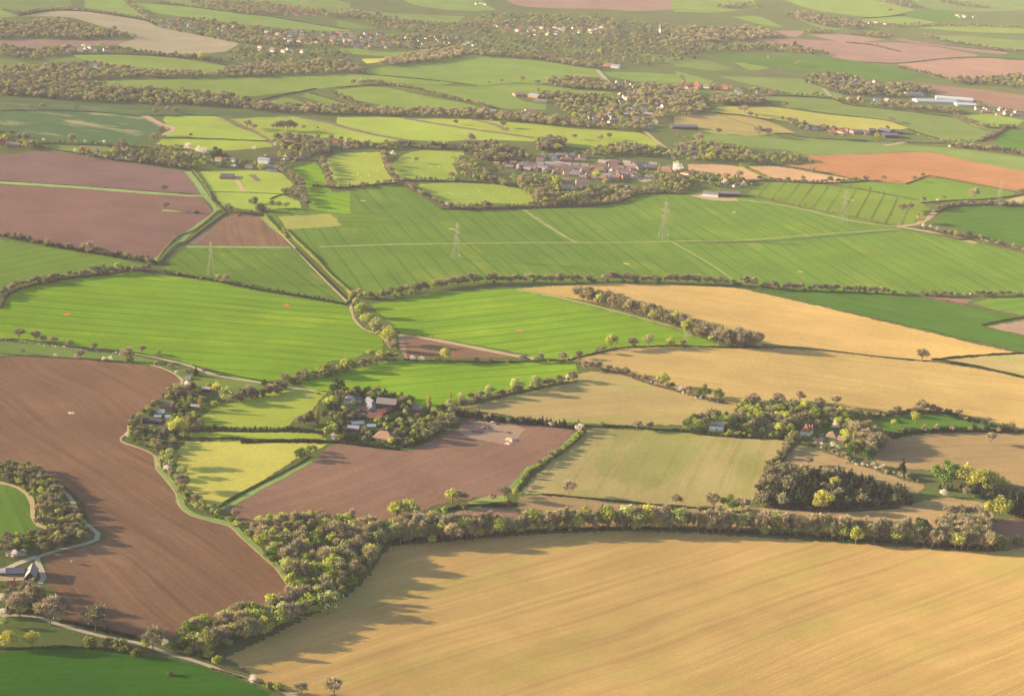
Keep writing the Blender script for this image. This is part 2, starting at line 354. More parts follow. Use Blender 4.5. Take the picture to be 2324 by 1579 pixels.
FIELDS = [  # style, direction (two survey points), layer, outline, label
('fore', '1200 1500 2000 1240', 1, 'D 515 1490 560 1470 640 1430 720 1390 790 1350 840 1300 865 1262 885 1240 960 1233 1080 1222 1230 1212 1400 1205 1530 1207 1700 1217 1900 1232 2080 1243 2230 1251 2290 1248 2360 1232 2360 1620 720 1620 640 1570 560 1522', 'vast golden stubbled field with curved furrows filling the foreground'),
('plough', '239 1125 547 1348', 1, 'D 0 1050 68 1067 137 1098 164 1119 185 1156 202 1184 246 1211 239 1225 205 1238 102 1262 109 1313 126 1368 130 1402 191 1419 260 1433 311 1447 359 1450 420 1433 533 1406 581 1389 639 1371 660 1348 629 1293 581 1242 533 1197 478 1180 431 1166 408 1146 400 1115 376 1081 357 1060 355 1040 345 1029 318 1015 273 1002 284 984 292 960 342 923 376 896 407 875 410 861 393 848 362 836 308 827 219 817 103 812 34 808 -30 820 -30 1045', 'large winding brown ploughed field beside the curving farm lane'),
('dark', '0 1560 500 1540', 1, 'c0 -80 1290 300 1255 520 1255 900 1305 1150 1335 1380 1390 1600 1470 1790 1555 1760 1700 -80 1700', 'deep green crop field below the lane with the yellow trees'),
('mid', '20 1110 60 1200', 1, 'c0 -80 165 60 175 150 215 205 270 230 340 225 380 270 455 200 490 100 515 0 545 -80 550', 'small green crop field enclosed by the scrubby hillside wood'),
('lemon', '430 1060 640 1030', 1, 'D 424 1002 560 999 745 1008 670 1043 502 1146 461 1142 427 1108 403 1060 400 1025', 'pale yellow meadow below the thin trimmed hedge'),
('yellow', '430 1060 640 1030', 1, 'b0 1270 1350 1700 1345 2110 1360 2180 1405 1800 1400 1260 1395', 'narrow pale grass strip between two trimmed hedges'),
('yellow', '480 960 680 900', 1, 'b0 1320 1310 1340 1250 1420 1190 1560 1150 1700 1110 1890 1062 2050 1065 2170 1085 2130 1130 2090 1180 2060 1210 1960 1260 1900 1310 1600 1315', 'bright lime green paddock west of the white farmhouse'),
('plough2', '560 1170 980 1010', 1, 'D 765 1007 830 1015 895 1021 936 1021 1004 988 1045 971 1055 957 1141 959 1305 974 1290 992 1165 1110 1141 1124 1060 1133 997 1144 940 1165 880 1180 800 1195 752 1190 615 1192 560 1187 515 1160 502 1156 581 1108 670 1058 711 1038 745 1015', 'reddish brown ploughed field just below the big farmyard'),
('patch', '1000 960 1100 990', 3, 'b1 790 1340 860 1275 1160 1288 1250 1330 1180 1400 1140 1435 900 1390', 'pale trampled earth yard at the top of the ploughed field'),
('olive', '1400 1120 1480 990', 1, 'D 1332 973 1440 976 1559 980 1666 989 1789 999 1786 1012 1769 1039 1748 1060 1721 1108 1700 1157 1680 1160 1559 1150 1414 1137 1312 1127 1243 1121 1178 1118 1250 1045 1318 980', 'square straw and green field with tramlines above the tree belt'),
('darkstraw', '1250 1150 1500 1170', 1, 'D 1178 1125 1243 1125 1312 1131 1414 1141 1559 1154 1680 1166 1740 1172 1750 1195 1650 1202 1400 1200 1298 1195 1215 1185 1185 1168 1172 1140', 'narrow tan strip between thin hedge and tree belt'),
('plough2', '1000 1170 1150 1165', 2, 'c1 700 425 760 390 900 350 1190 360 1240 400 1250 420 1000 405 720 435', 'small dark plot of bare soil behind the tree belt'),
('patch', '1000 1150 1150 1155', 1, 'c1 640 410 880 335 1180 340 1210 360 900 350 720 400', 'pale dusty margin along the small dark soil plot'),
('straw', '1100 920 1560 890', 1, 'D 1038 920 1107 906 1185 892 1260 872 1312 848 1363 843 1414 851 1483 875 1559 894 1598 906 1642 914 1673 920 1666 940 1564 947 1551 964 1435 964 1325 960 1209 952 1107 935 1055 930', 'pale triangular straw field with long tree shadows'),
('gold', '1500 830 2200 920', 1, 'D 1300 818 1346 803 1397 791 1483 788 1559 786 1660 790 1769 791 1906 803 2090 820 2128 822 2241 841 2324 858 2360 864 2360 980 2316 971 2282 964 2179 940 2138 935 2042 933 1974 940 1872 915 1803 908 1735 909 1673 918 1642 910 1598 902 1559 888 1483 871 1414 847 1380 838 1363 830 1320 826', 'broad golden straw field above the gardens of the red roofed house'),
('gold', '1400 660 2200 800', 1, 'D 1172 655 1278 648 1397 643 1540 647 1660 653 1694 658 1871 698 2042 739 2213 780 2310 801 2200 810 2118 816 2090 819 1974 810 1837 796 1735 787 1700 780 1600 750 1500 720 1414 702 1325 682 1260 670 1200 660', 'long golden field sloping away behind the copse'),
('bright', '880 740 1400 690', 1, 'D 837 691 902 680 970 667 1072 660 1168 656 1195 663 1260 677 1414 715 1559 756 1640 785 1559 784 1483 786 1397 790 1346 800 1277 817 1236 815 1168 798 1072 781 970 762 912 757 895 738 860 711', 'vivid green crop field with a row of lone trees along its lower edge'),
('plough', '930 770 1100 800', 1, 'b1 440 720 620 735 900 785 1180 850 960 860 700 857 470 852 460 800', 'thin triangular bare brown plot beside the sandy track'),
('patch', '930 770 1100 800', 1, 'b1 400 700 440 715 465 770 465 860 440 850 425 800', 'sandy headland at the end of the thin brown plot'),
('bright', '800 880 1240 840', 1, 'D 680 872 728 855 772 848 833 831 895 817 1004 824 1141 824 1257 819 1308 827 1312 842 1285 851 1271 865 1243 875 1202 882 1141 892 1072 906 1004 916 984 926 956 923 902 913 833 892 779 891 700 882', 'green crop field directly behind the farm with the big barns'),
('bright', '50 660 800 720', 1, 'D -30 716 0 701 20 670 68 651 144 636 239 626 301 617 376 626 478 639 581 660 684 677 779 692 792 697 802 725 826 749 857 759 871 773 867 790 826 803 799 814 745 820 725 844 677 852 643 861 581 865 513 851 410 820 342 807 273 793 171 786 85 773 -30 764', 'largest vivid green crop field with close parallel tramlines'),
('pasture', '0 790 400 850', 1, 'b0 -80 750 200 750 480 800 760 830 900 840 1200 920 1300 960 1215 1010 1140 950 1060 915 900 890 640 860 300 850 100 835 -80 860', 'rough pasture strip between the lane and the brown field'),
('pasture', '440 860 600 870', 1, 'b0 1290 990 1400 960 1700 1020 1880 1050 1750 1090 1560 1130 1500 1080 1400 1040 1300 1050', 'grassy paddock behind the smallholding sheds'),
('mid', '0 620 250 570', 1, 'b0 -80 60 0 70 300 118 600 162 800 203 960 240 880 255 700 290 400 310 250 350 100 390 -80 420', 'green tramlined field at the left edge below the mauve soil'),
('mauve', '0 360 450 430', 1, 'a0 -80 1045 200 1010 280 1005 500 1025 800 1075 1100 1115 1240 1140 1345 1290 1250 1295 1000 1275 500 1235 -80 1190', 'upper mauve brown soil field with one tree on its lower edge'),
('mauve', '0 460 480 560', 1, 'a0 -80 1225 500 1250 1000 1285 1340 1310 1420 1410 1400 1440 1215 1577 b0 1040 205 900 170 600 140 300 95 -80 30', 'lower mauve brown soil field with a lone tree in the middle'),
('plough', '545 495 560 555', 1, 'D 520 489 595 492 660 561 437 556 478 520', 'small wedge of ribbed brown soil between two hedged lanes'),
('mid', '450 570 540 640', 1, 'D 427 561 660 562 718 615 790 687 769 684 649 663 547 643 478 629 393 619 369 612', 'green field holding the leftmost pylon'),
('mid', '700 520 800 660', 1, 'D 601 492 653 539 700 577 765 632 799 670 902 670 970 656 1021 646 1158 639 1278 639 1448 636 1530 639 1677 643 1769 653 1906 660 2008 667 2324 663 2360 660 2360 590 2324 576 2265 562 2213 552 2042 520 1933 492 1837 472 1735 453 1684 444 1581 444 1559 439 1448 444 1397 463 1278 473 1107 477 1038 477 997 472 953 441 915 424 833 427 765 436 752 434 701 440 701 472 615 479', 'very large green field crossed by the line of pylons'),
('paleol', '640 500 760 490', 3, 'a0 1850 1440 2190 1420 2290 1500 1900 1525', 'square of pale yellow crop at the corner of the pylon field'),
('mid', '780 500 880 500', 3, 'a1 0 1425 280 1412 380 1500 0 1512', 'faint lighter square of crop beside the pale yellow one'),
('yellow', '960 440 1180 450', 1, 'a1 540 1240 560 1220 800 1215 1100 1230 1230 1260 1330 1330 1300 1370 1100 1350 900 1360 820 1380 700 1345 620 1290', 'oval sunlit pasture ringed by hedges below the village'),
('yellow', '760 380 880 400', 1, 'D 742 362 765 350 864 345 871 376 881 393 898 413 850 422 785 424 765 415 745 390', 'sheep pasture with soft shadows west of the village'),
('yellow', '890 400 1030 380', 1, 'a1 340 1110 460 1020 580 1000 840 1010 850 1050 770 1080 800 1150 780 1200 560 1190 440 1185 400 1200 350 1130', 'second sheep pasture against the village woods'),
('yellow', '480 420 640 430', 1, 'a0 1300 1140 1850 1140 1950 1230 1870 1290 1990 1340 2000 1380 1780 1390 1720 1400 1480 1370 1400 1270', 'grass paddocks with fence lines around the flat grey shed'),
('bright', '660 420 760 440', 1, 'a0 1900 1130 2100 1080 2160 1180 2200 1280 2324 1280 2324 1420 2060 1390 2040 1250 1950 1180', 'green corner field between the hooked hedgerows'),
('cool', '20 260 330 300', 1, 'a0 -80 745 300 738 900 770 1100 840 1060 890 950 920 900 970 700 965 400 960 280 950 160 900 -80 850', 'blotchy blue green field with straw coloured bare streaks'),
('cool2', '20 230 600 260', 1, 'a0 -80 675 300 670 800 690 1050 720 1400 740 2000 770 2050 800 1500 785 1400 766 930 762 600 742 -80 735', 'dull grey green pasture under the long dark wood'),
('patch', '290 260 380 300', 2, 'a0 930 770 980 770 1100 830 1140 850 1110 860 1040 830', 'pale bare track corner beside the blotchy field'),
('yellow', '400 300 580 310', 1, 'a0 1100 770 1450 775 1550 830 1700 890 1780 935 1500 925 1100 908 1140 850 1080 800', 'bright green field with a winding ditch on its right'),
('yellow', '400 320 580 325', 1, 'a0 1080 920 1780 945 1820 975 1500 1000 1230 990 1040 960', 'narrow green strip in front of the thin poplars'),
('yellow', '560 280 760 300', 1, 'a0 1520 790 2000 780 2324 860 2324 920 1850 910 1790 935 1700 870', 'open green field around the clump of thin trees'),
('pasture', '100 330 240 340', 1, 'a0 280 955 700 975 760 1000 500 1020 290 1000', 'little green field behind the brick cottages'),
('yellow', '800 275 1200 310', 1, 'a1 0 780 450 785 1100 880 1320 920 1310 940 900 930 700 940 430 922 0 830', 'long green field under the wooded ridge'),
('yellow', '780 300 880 320', 1, 'a1 0 845 420 932 240 950 0 925', 'small green wedge below the brown ditch'),
('yellow', '960 275 1200 305', 1, 'a1 500 790 900 797 1130 862 1330 912 1000 875 750 835', 'thin green wedge between two brown ditches'),
('yellow', '1180 280 1480 320', 1, 'a1 930 797 1150 812 1740 860 2030 890 2160 970 1900 985 1520 975 1300 930 1130 868', 'green field with two lone trees north of the village'),
('fary', '250 190 700 185', 1, 'D 212 185 376 181 581 176 765 169 840 171 940 180 1031 188 1000 193 880 190 765 197 704 205 632 212 560 220 480 213 410 203 273 197', 'long pale green field between two dark woods'),
('fary', '900 160 1350 150', 1, 'a1 180 465 850 370 1000 370 1300 400 1730 460 1780 530 1450 540 1350 560 1200 550 930 572 780 547 400 507 220 493', 'wide pale green field below the tan hilltop wood'),
('fary', '900 195 1300 220', 1, 'a1 300 572 500 562 930 577 1200 557 1400 572 1840 615 1800 625 1400 625 1170 630 1230 670 1400 700 1380 730 1100 720 950 680 600 620 330 572', 'pale green field reaching the long farm sheds'),
('fary', '780 210 1080 245', 1, 'a1 0 595 300 580 540 630 900 700 1000 735 800 730 500 720 300 700 100 660 0 640', 'pale green wedge above the tree lined stream'),
('fary', '620 230 700 235', 1, 'a0 1760 690 1900 650 2060 700 1900 705', 'small green triangle cut off by the wood corner'),
('fary', '700 215 780 240', 1, 'a0 1990 640 2060 615 2324 690 2324 720 2200 700', 'small green triangle beside the stream trees'),
('olive', '1540 260 1780 290', 1, 'a2 0 770 250 757 500 780 650 815 800 880 650 890 500 905 280 890 160 862 0 862', 'yellowish striped field beside the long grey shed'),
('paleol', '1640 250 2040 285', 1, 'a2 230 742 300 712 650 712 1000 760 1400 800 1560 850 1450 870 1200 860 900 830 700 800 480 770', 'yellowish field behind the white farm cottages'),
('far', '1720 220 2200 300', 1, 'a2 560 640 850 650 1050 660 1150 700 1500 730 1850 780 2000 850 2150 890 2050 940 1900 950 1600 870 1500 820 1000 750 650 705 640 680', 'curving green field above the orange soil with two small trees'),
('far', '1580 310 2280 350', 1, 'a2 100 900 300 890 700 910 1000 925 1500 960 1900 990 2400 1060 2400 1155 2000 1080 1700 1010 1300 1020 900 1030 750 1000 500 980 250 960', 'long green field immediately above the orange soil'),
('orange', '1800 380 2300 400', 1, 'a2 680 1100 940 1085 870 1035 1300 1022 1700 1014 2000 1077 2400 1155 2400 1275 2260 1265 2000 1220 1720 1175 1620 1190 1540 1220 1290 1195 1170 1180 900 1130', 'large orange bare soil field on the right'),
('peach', '1570 375 1720 400', 1, 'a2 90 1090 300 1095 440 1110 590 1160 560 1190 400 1190 250 1150 100 1140', 'pale peach bare field beside the village edge'),
('peach', '1720 380 1900 410', 1, 'a2 490 1105 700 1110 1000 1160 1160 1185 1100 1210 850 1200 650 1180 560 1140', 'thin peach bare strip in front of the orange soil'),
('tramg', 'a2 800 1370 900 1240', 1, 'a2 490 1280 620 1217 900 1217 1150 1252 1500 1302 1620 1332 1700 1390 1600 1440 1600 1480 1500 1500 1200 1440 800 1360 500 1300', 'green field ruled by bold slanting tramlines'),
('mid', 'a2 1200 1250 2200 1300', 1, 'a2 1050 1220 1200 1202 1540 1227 1640 1197 1720 1180 2000 1227 2260 1275 2270 1295 2050 1320 1800 1330 1640 1350 1400 1290 1150 1247', 'green field wedged below the orange soil'),
('dmid', 'a2 1740 1480 2324 1430', 1, 'D 2124 499 2155 479 2230 468 2360 468 2360 580 2281 550 2230 540 2180 523 2150 510', 'dark green field behind the hedge at the right edge'),
('straw', 'a2 2180 1330 2324 1310', 1, 'a2 2180 1335 2324 1300 2400 1300 2400 1352 2230 1352', 'scrap of pale straw field behind the rightmost pylon'),
('dmid', 'b2 600 410 2200 760', 1, 'b2 480 395 1000 402 1400 432 1550 442 1700 467 2000 522 2290 585 2050 642 2400 725 2400 820 2200 780 2000 750 1500 635 1000 515 600 425', 'long dark green field beside the golden one'),
('mid', 'b2 2000 520 2324 480', 1, 'b2 2040 507 1990 490 2100 465 2400 452 2400 590 2280 570 2100 530', 'small green corner field behind the dark green one'),
('plough2', 'b2 1710 450 1975 480', 1, 'b2 1690 450 1975 470 1940 502 1800 482', 'small reddish soil patch by the blossoming hedge'),
('patch', 'b2 2080 650 2324 640', 2, 'b2 2080 650 2324 607 2400 600 2400 722 2200 682', 'pale pinkish bare patch at the right edge'),
('straw', 'b2 1810 865 2324 900', 1, 'b2 1820 865 2324 827 2400 825 2400 1005 2100 932 1850 882', 'straw field corner behind the dark hedges'),
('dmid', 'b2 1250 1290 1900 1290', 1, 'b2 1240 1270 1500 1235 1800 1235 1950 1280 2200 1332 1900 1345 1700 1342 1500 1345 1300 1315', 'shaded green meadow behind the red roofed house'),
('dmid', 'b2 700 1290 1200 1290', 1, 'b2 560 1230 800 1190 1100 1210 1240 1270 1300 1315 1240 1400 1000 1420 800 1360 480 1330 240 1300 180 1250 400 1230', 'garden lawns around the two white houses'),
('darkstraw', 'c2 1500 60 2300 20', 1, 'D 1981 1039 2008 1005 2077 988 2180 981 2360 985 2360 1112 2250 1090 2150 1070 2080 1065 2000 1055', 'tan field with long shadows at the right edge'),
('darkstraw', 'c2 800 20 1500 150', 1, 'D 1786 1032 1810 1010 1872 1026 1940 1050 2000 1072 2060 1092 2105 1102 2080 1120 1990 1112 1900 1085 1850 1065 1790 1062', 'narrow tan field behind the dark conifer wood'),
('darkstraw', 'c2 600 340 2100 380', 1, 'c2 500 330 620 325 900 350 1200 345 1500 320 1700 270 1850 265 2100 300 2125 400 1900 440 1600 470 1300 450 800 400 560 400', 'tan strip between the conifer wood and tree belt'),
('plough2', 'c2 2100 500 2324 450', 1, 'c2 2060 600 2160 400 2420 400 2420 540 2250 600', 'dark red soil field in the right corner'),
# far country
('farbeige', 'a0 300 90 1500 330', 1, 'a0 150 110 350 77 600 82 900 127 990 150 1040 180 1200 210 1590 290 1500 342 1200 360 1000 350 830 320 770 290 900 260 780 200 650 170 480 120', 'pale beige far field curving above the roadside cottages'),
('pink', 'a0 0 280 800 290', 1, 'a0 -80 272 200 262 500 272 860 272 760 302 500 312 200 332 -80 295', 'far mauve field below the left wood'),
('fary', 'a0 500 370 1500 450', 1, 'a0 480 365 800 367 1100 382 1500 440 1480 482 1330 492 900 460 700 430 550 400', 'far green field in front of the white cottages'),
('far', 'a0 0 400 200 430', 1, 'a0 -80 385 100 400 230 432 100 452 -80 440', 'far green field tucked into the left woods'),
('far', 'a0 280 390 560 410', 1, 'a0 270 392 480 382 570 410 400 422', 'little far green glade below the left woods'),
('far', 'a0 0 30 450 20', 1, 'a0 -80 -80 450 -80 480 40 220 72 -80 60', 'far green field in the top left corner'),
('fary', 'a0 0 80 100 110', 1, 'a0 -80 62 0 66 120 110 0 122 -80 125', 'far pale sliver of field at the left edge'),
('fary', 'a0 560 20 950 110', 1, 'a0 560 -80 800 -80 830 15 980 130 900 112 560 52', 'far green field between the hazy tree lines'),
('fary', 'a0 900 30 1900 150', 1, 'a0 860 18 1300 52 1800 112 2324 195 2324 212 1900 192 1500 150 1050 90 960 60', 'far green slope above the hazy town'),
('far', 'a0 900 0 1900 60', 1, 'a0 830 -80 1700 -80 2100 -20 2324 20 2324 100 2000 60 1500 75 1150 20', 'far hazy green field on the top left skyline side'),
('far', 'a1 0 60 800 120', 1, 'a1 0 40 250 80 850 112 800 150 400 130 0 92', 'far hazy green band beyond the town'),
('far', 'a1 0 160 280 190', 1, 'a1 0 135 280 190 0 205', 'far hazy green wedge beside the town'),
('fary', 'a1 0 0 1000 60', 1, 'a1 300 -80 800 -80 1060 70 850 75 500 30', 'far hazy green slope at the top'),
('pink', 'a1 1180 30 2324 60', 1, 'a1 1000 -80 2450 -80 2450 55 2000 75 1750 62 1400 55 1180 30', 'far hazy pink fields at the top centre'),
('far', 'a1 1000 280 1300 320', 1, 'a1 1010 280 1100 270 1400 340 1250 345', 'far green glade among the hazy woods'),
('fary', 'a1 0 330 150 340', 1, 'a1 0 325 120 322 280 345 560 345 540 370 260 372 30 350', 'far lit meadow below the hazy town'),
('lemon', 'a1 170 390 350 390', 1, 'a1 160 392 350 388 300 410 200 425', 'far pale strip beside the tan hilltop wood'),
('far', 'a1 1500 330 1800 330', 1, 'a1 1500 325 1790 322 1700 352 1560 355', 'far green clearing with the pale round tree'),
('far', 'a1 1930 360 2300 400', 1, 'a1 1930 352 2324 385 a2 200 430 100 445 a1 2200 420', 'far green field right of the hazy woods'),
('fary', 'a1 1780 500 2324 520', 1, 'a1 1760 480 2000 482 2300 500 2324 560 a2 0 470 260 540 230 562 0 552 a1 2100 560 1820 510', 'pale green field above the village with spire'),
('pink', 'a2 600 280 2000 370', 1, 'a2 530 262 700 257 1280 282 1600 292 2000 362 2030 380 1480 420 1250 410 1050 380 1000 340 850 330 650 290', 'wide pinkish far soil field crossed by a faint hedge'),
('pink', 'a2 1500 450 2324 450', 1, 'a2 1480 427 2020 387 2400 405 2400 505 2000 520 1750 510 1600 470', 'pinkish far soil field on the right'),
('pink', 'a2 1450 250 2200 350', 1, 'a2 1430 242 2000 322 2230 342 2200 362 2000 345 1450 262', 'thin pinkish strip beyond the far hedgerow'),
('pink', 'a2 900 250 1400 260', 1, 'a2 890 232 1100 227 1400 267 1150 282', 'small pinkish far field between dark hedges'),
('pink', 'a2 650 220 860 220', 1, 'a2 620 215 700 205 870 210 820 245 700 232', 'small pinkish far field beside the hazy wood'),
('farbrown', 'a2 1700 600 2324 680', 1, 'a2 1550 562 1700 562 2100 602 2400 645 2400 755 2100 700 1900 645 1740 620', 'reddish far soil field behind the glasshouses'),
('dmid', 'a2 300 370 1700 500', 1, 'a2 200 352 600 370 1050 387 1400 450 1750 512 1500 530 1150 520 880 490 700 440 500 430', 'dark green far field below the pinkish soil'),
('far', 'a2 300 510 1100 620', 1, 'a2 280 507 850 527 1000 590 1150 640 850 630 600 580', 'green far field behind the white village houses'),
('far', 'a2 150 610 560 640', 1, 'a2 140 602 400 620 560 640 240 662', 'green far strip in front of the white village houses'),
('far', 'a2 0 400 380 450', 1, 'a2 0 395 200 400 400 460 250 470 0 440', 'dull green far field under the hazy trees'),
('fary', 'a2 400 440 620 460', 1, 'a2 400 415 480 420 640 455 500 465', 'small pale far field with a white house'),
('far', 'a2 850 140 1200 190', 1, 'a2 830 132 950 128 1260 185 1050 200 900 165', 'green far strip on the hazy hillside'),
('fary', 'a2 1250 140 1700 150', 1, 'a2 1240 127 1500 112 1740 150 1600 170 1270 152', 'pale far field on the hazy hillside'),
('dmid', 'a2 1550 90 1950 120', 1, 'a2 1530 100 1600 70 1990 92 1900 140 1740 147', 'dark green far field on the hazy hillside'),
('fary', 'a2 700 20 1500 80', 1, 'a2 550 -80 1250 -80 1600 70 1350 117 900 60', 'broad pale far field in the top right haze'),
('far', 'a2 1700 30 2300 60', 1, 'a2 1500 -80 2450 -80 2450 60 2000 80 1650 50', 'green far fields at the top right corner'),
('fary', 'a2 0 60 400 90', 1, 'a2 -60 -80 500 -80 560 60 250 85 0 80', 'bright hazy far field at the top centre right'),
('fary', 'a2 400 120 700 180', 1, 'a2 390 115 560 112 720 180 600 170', 'pale far strip beside the rounded wood'),
('far', 'a2 1650 250 2324 300', 1, 'a2 1640 242 1800 235 2400 275 2400 335 2000 302', 'green far field behind the thin pinkish strip'),
('fary', 'a2 1620 190 2324 205', 1, 'a2 1600 185 1900 172 2400 195 2400 225 2000 215', 'pale far field along the right hillside'),
('dmid', 'a2 2150 400 2324 400', 1, 'a2 2100 385 2250 360 2400 365 2400 400 2250 400', 'dark green far scrap at the right edge'),
('dmid', 'a2 2190 900 2324 950', 1, 'a2 2190 865 2400 857 2400 1035 2150 985 2130 930', 'dark green field behind the broad right hedge'),
('fary', 'a2 1900 790 2300 820', 1, 'a2 1900 772 2100 760 2324 800 2250 850 2000 840', 'pale green field below the white glasshouse sheds'),
('fary', 'a2 2180 560 2324 570', 1, 'a2 2150 548 2400 540 2400 600 2250 580', 'pale green far scrap right of the woods'),
]
fmats = {}
for i, (sty, dr, lay, out, label) in enumerate(FIELDS):
    p, q = GP(dr); ang = math.atan2(q[1] - p[1], q[0] - p[0])
    kw = dict(STY[sty]); j = random.uniform(.92, 1.08); jr = random.uniform(.95, 1.05)
    for k in ('c1', 'c2'):
        if sty not in ('fore',): kw[k] = (kw[k][0] * j * jr, kw[k][1] * j, kw[k][2] * j / jr)
    mt = field_mat(sty + '_%02d' % i, ang=ang, **kw)
    nm = 'ploughed_field' if sty in ('plough', 'plough2', 'mauve', 'orange', 'peach', 'pink', 'farbrown') else ('yard' if sty == 'patch' else 'field')
    drape(nm, outline(P(out)), mt, .01 + .03 * lay + .0004 * i, label, 'bare ground' if sty == 'patch' else 'field')
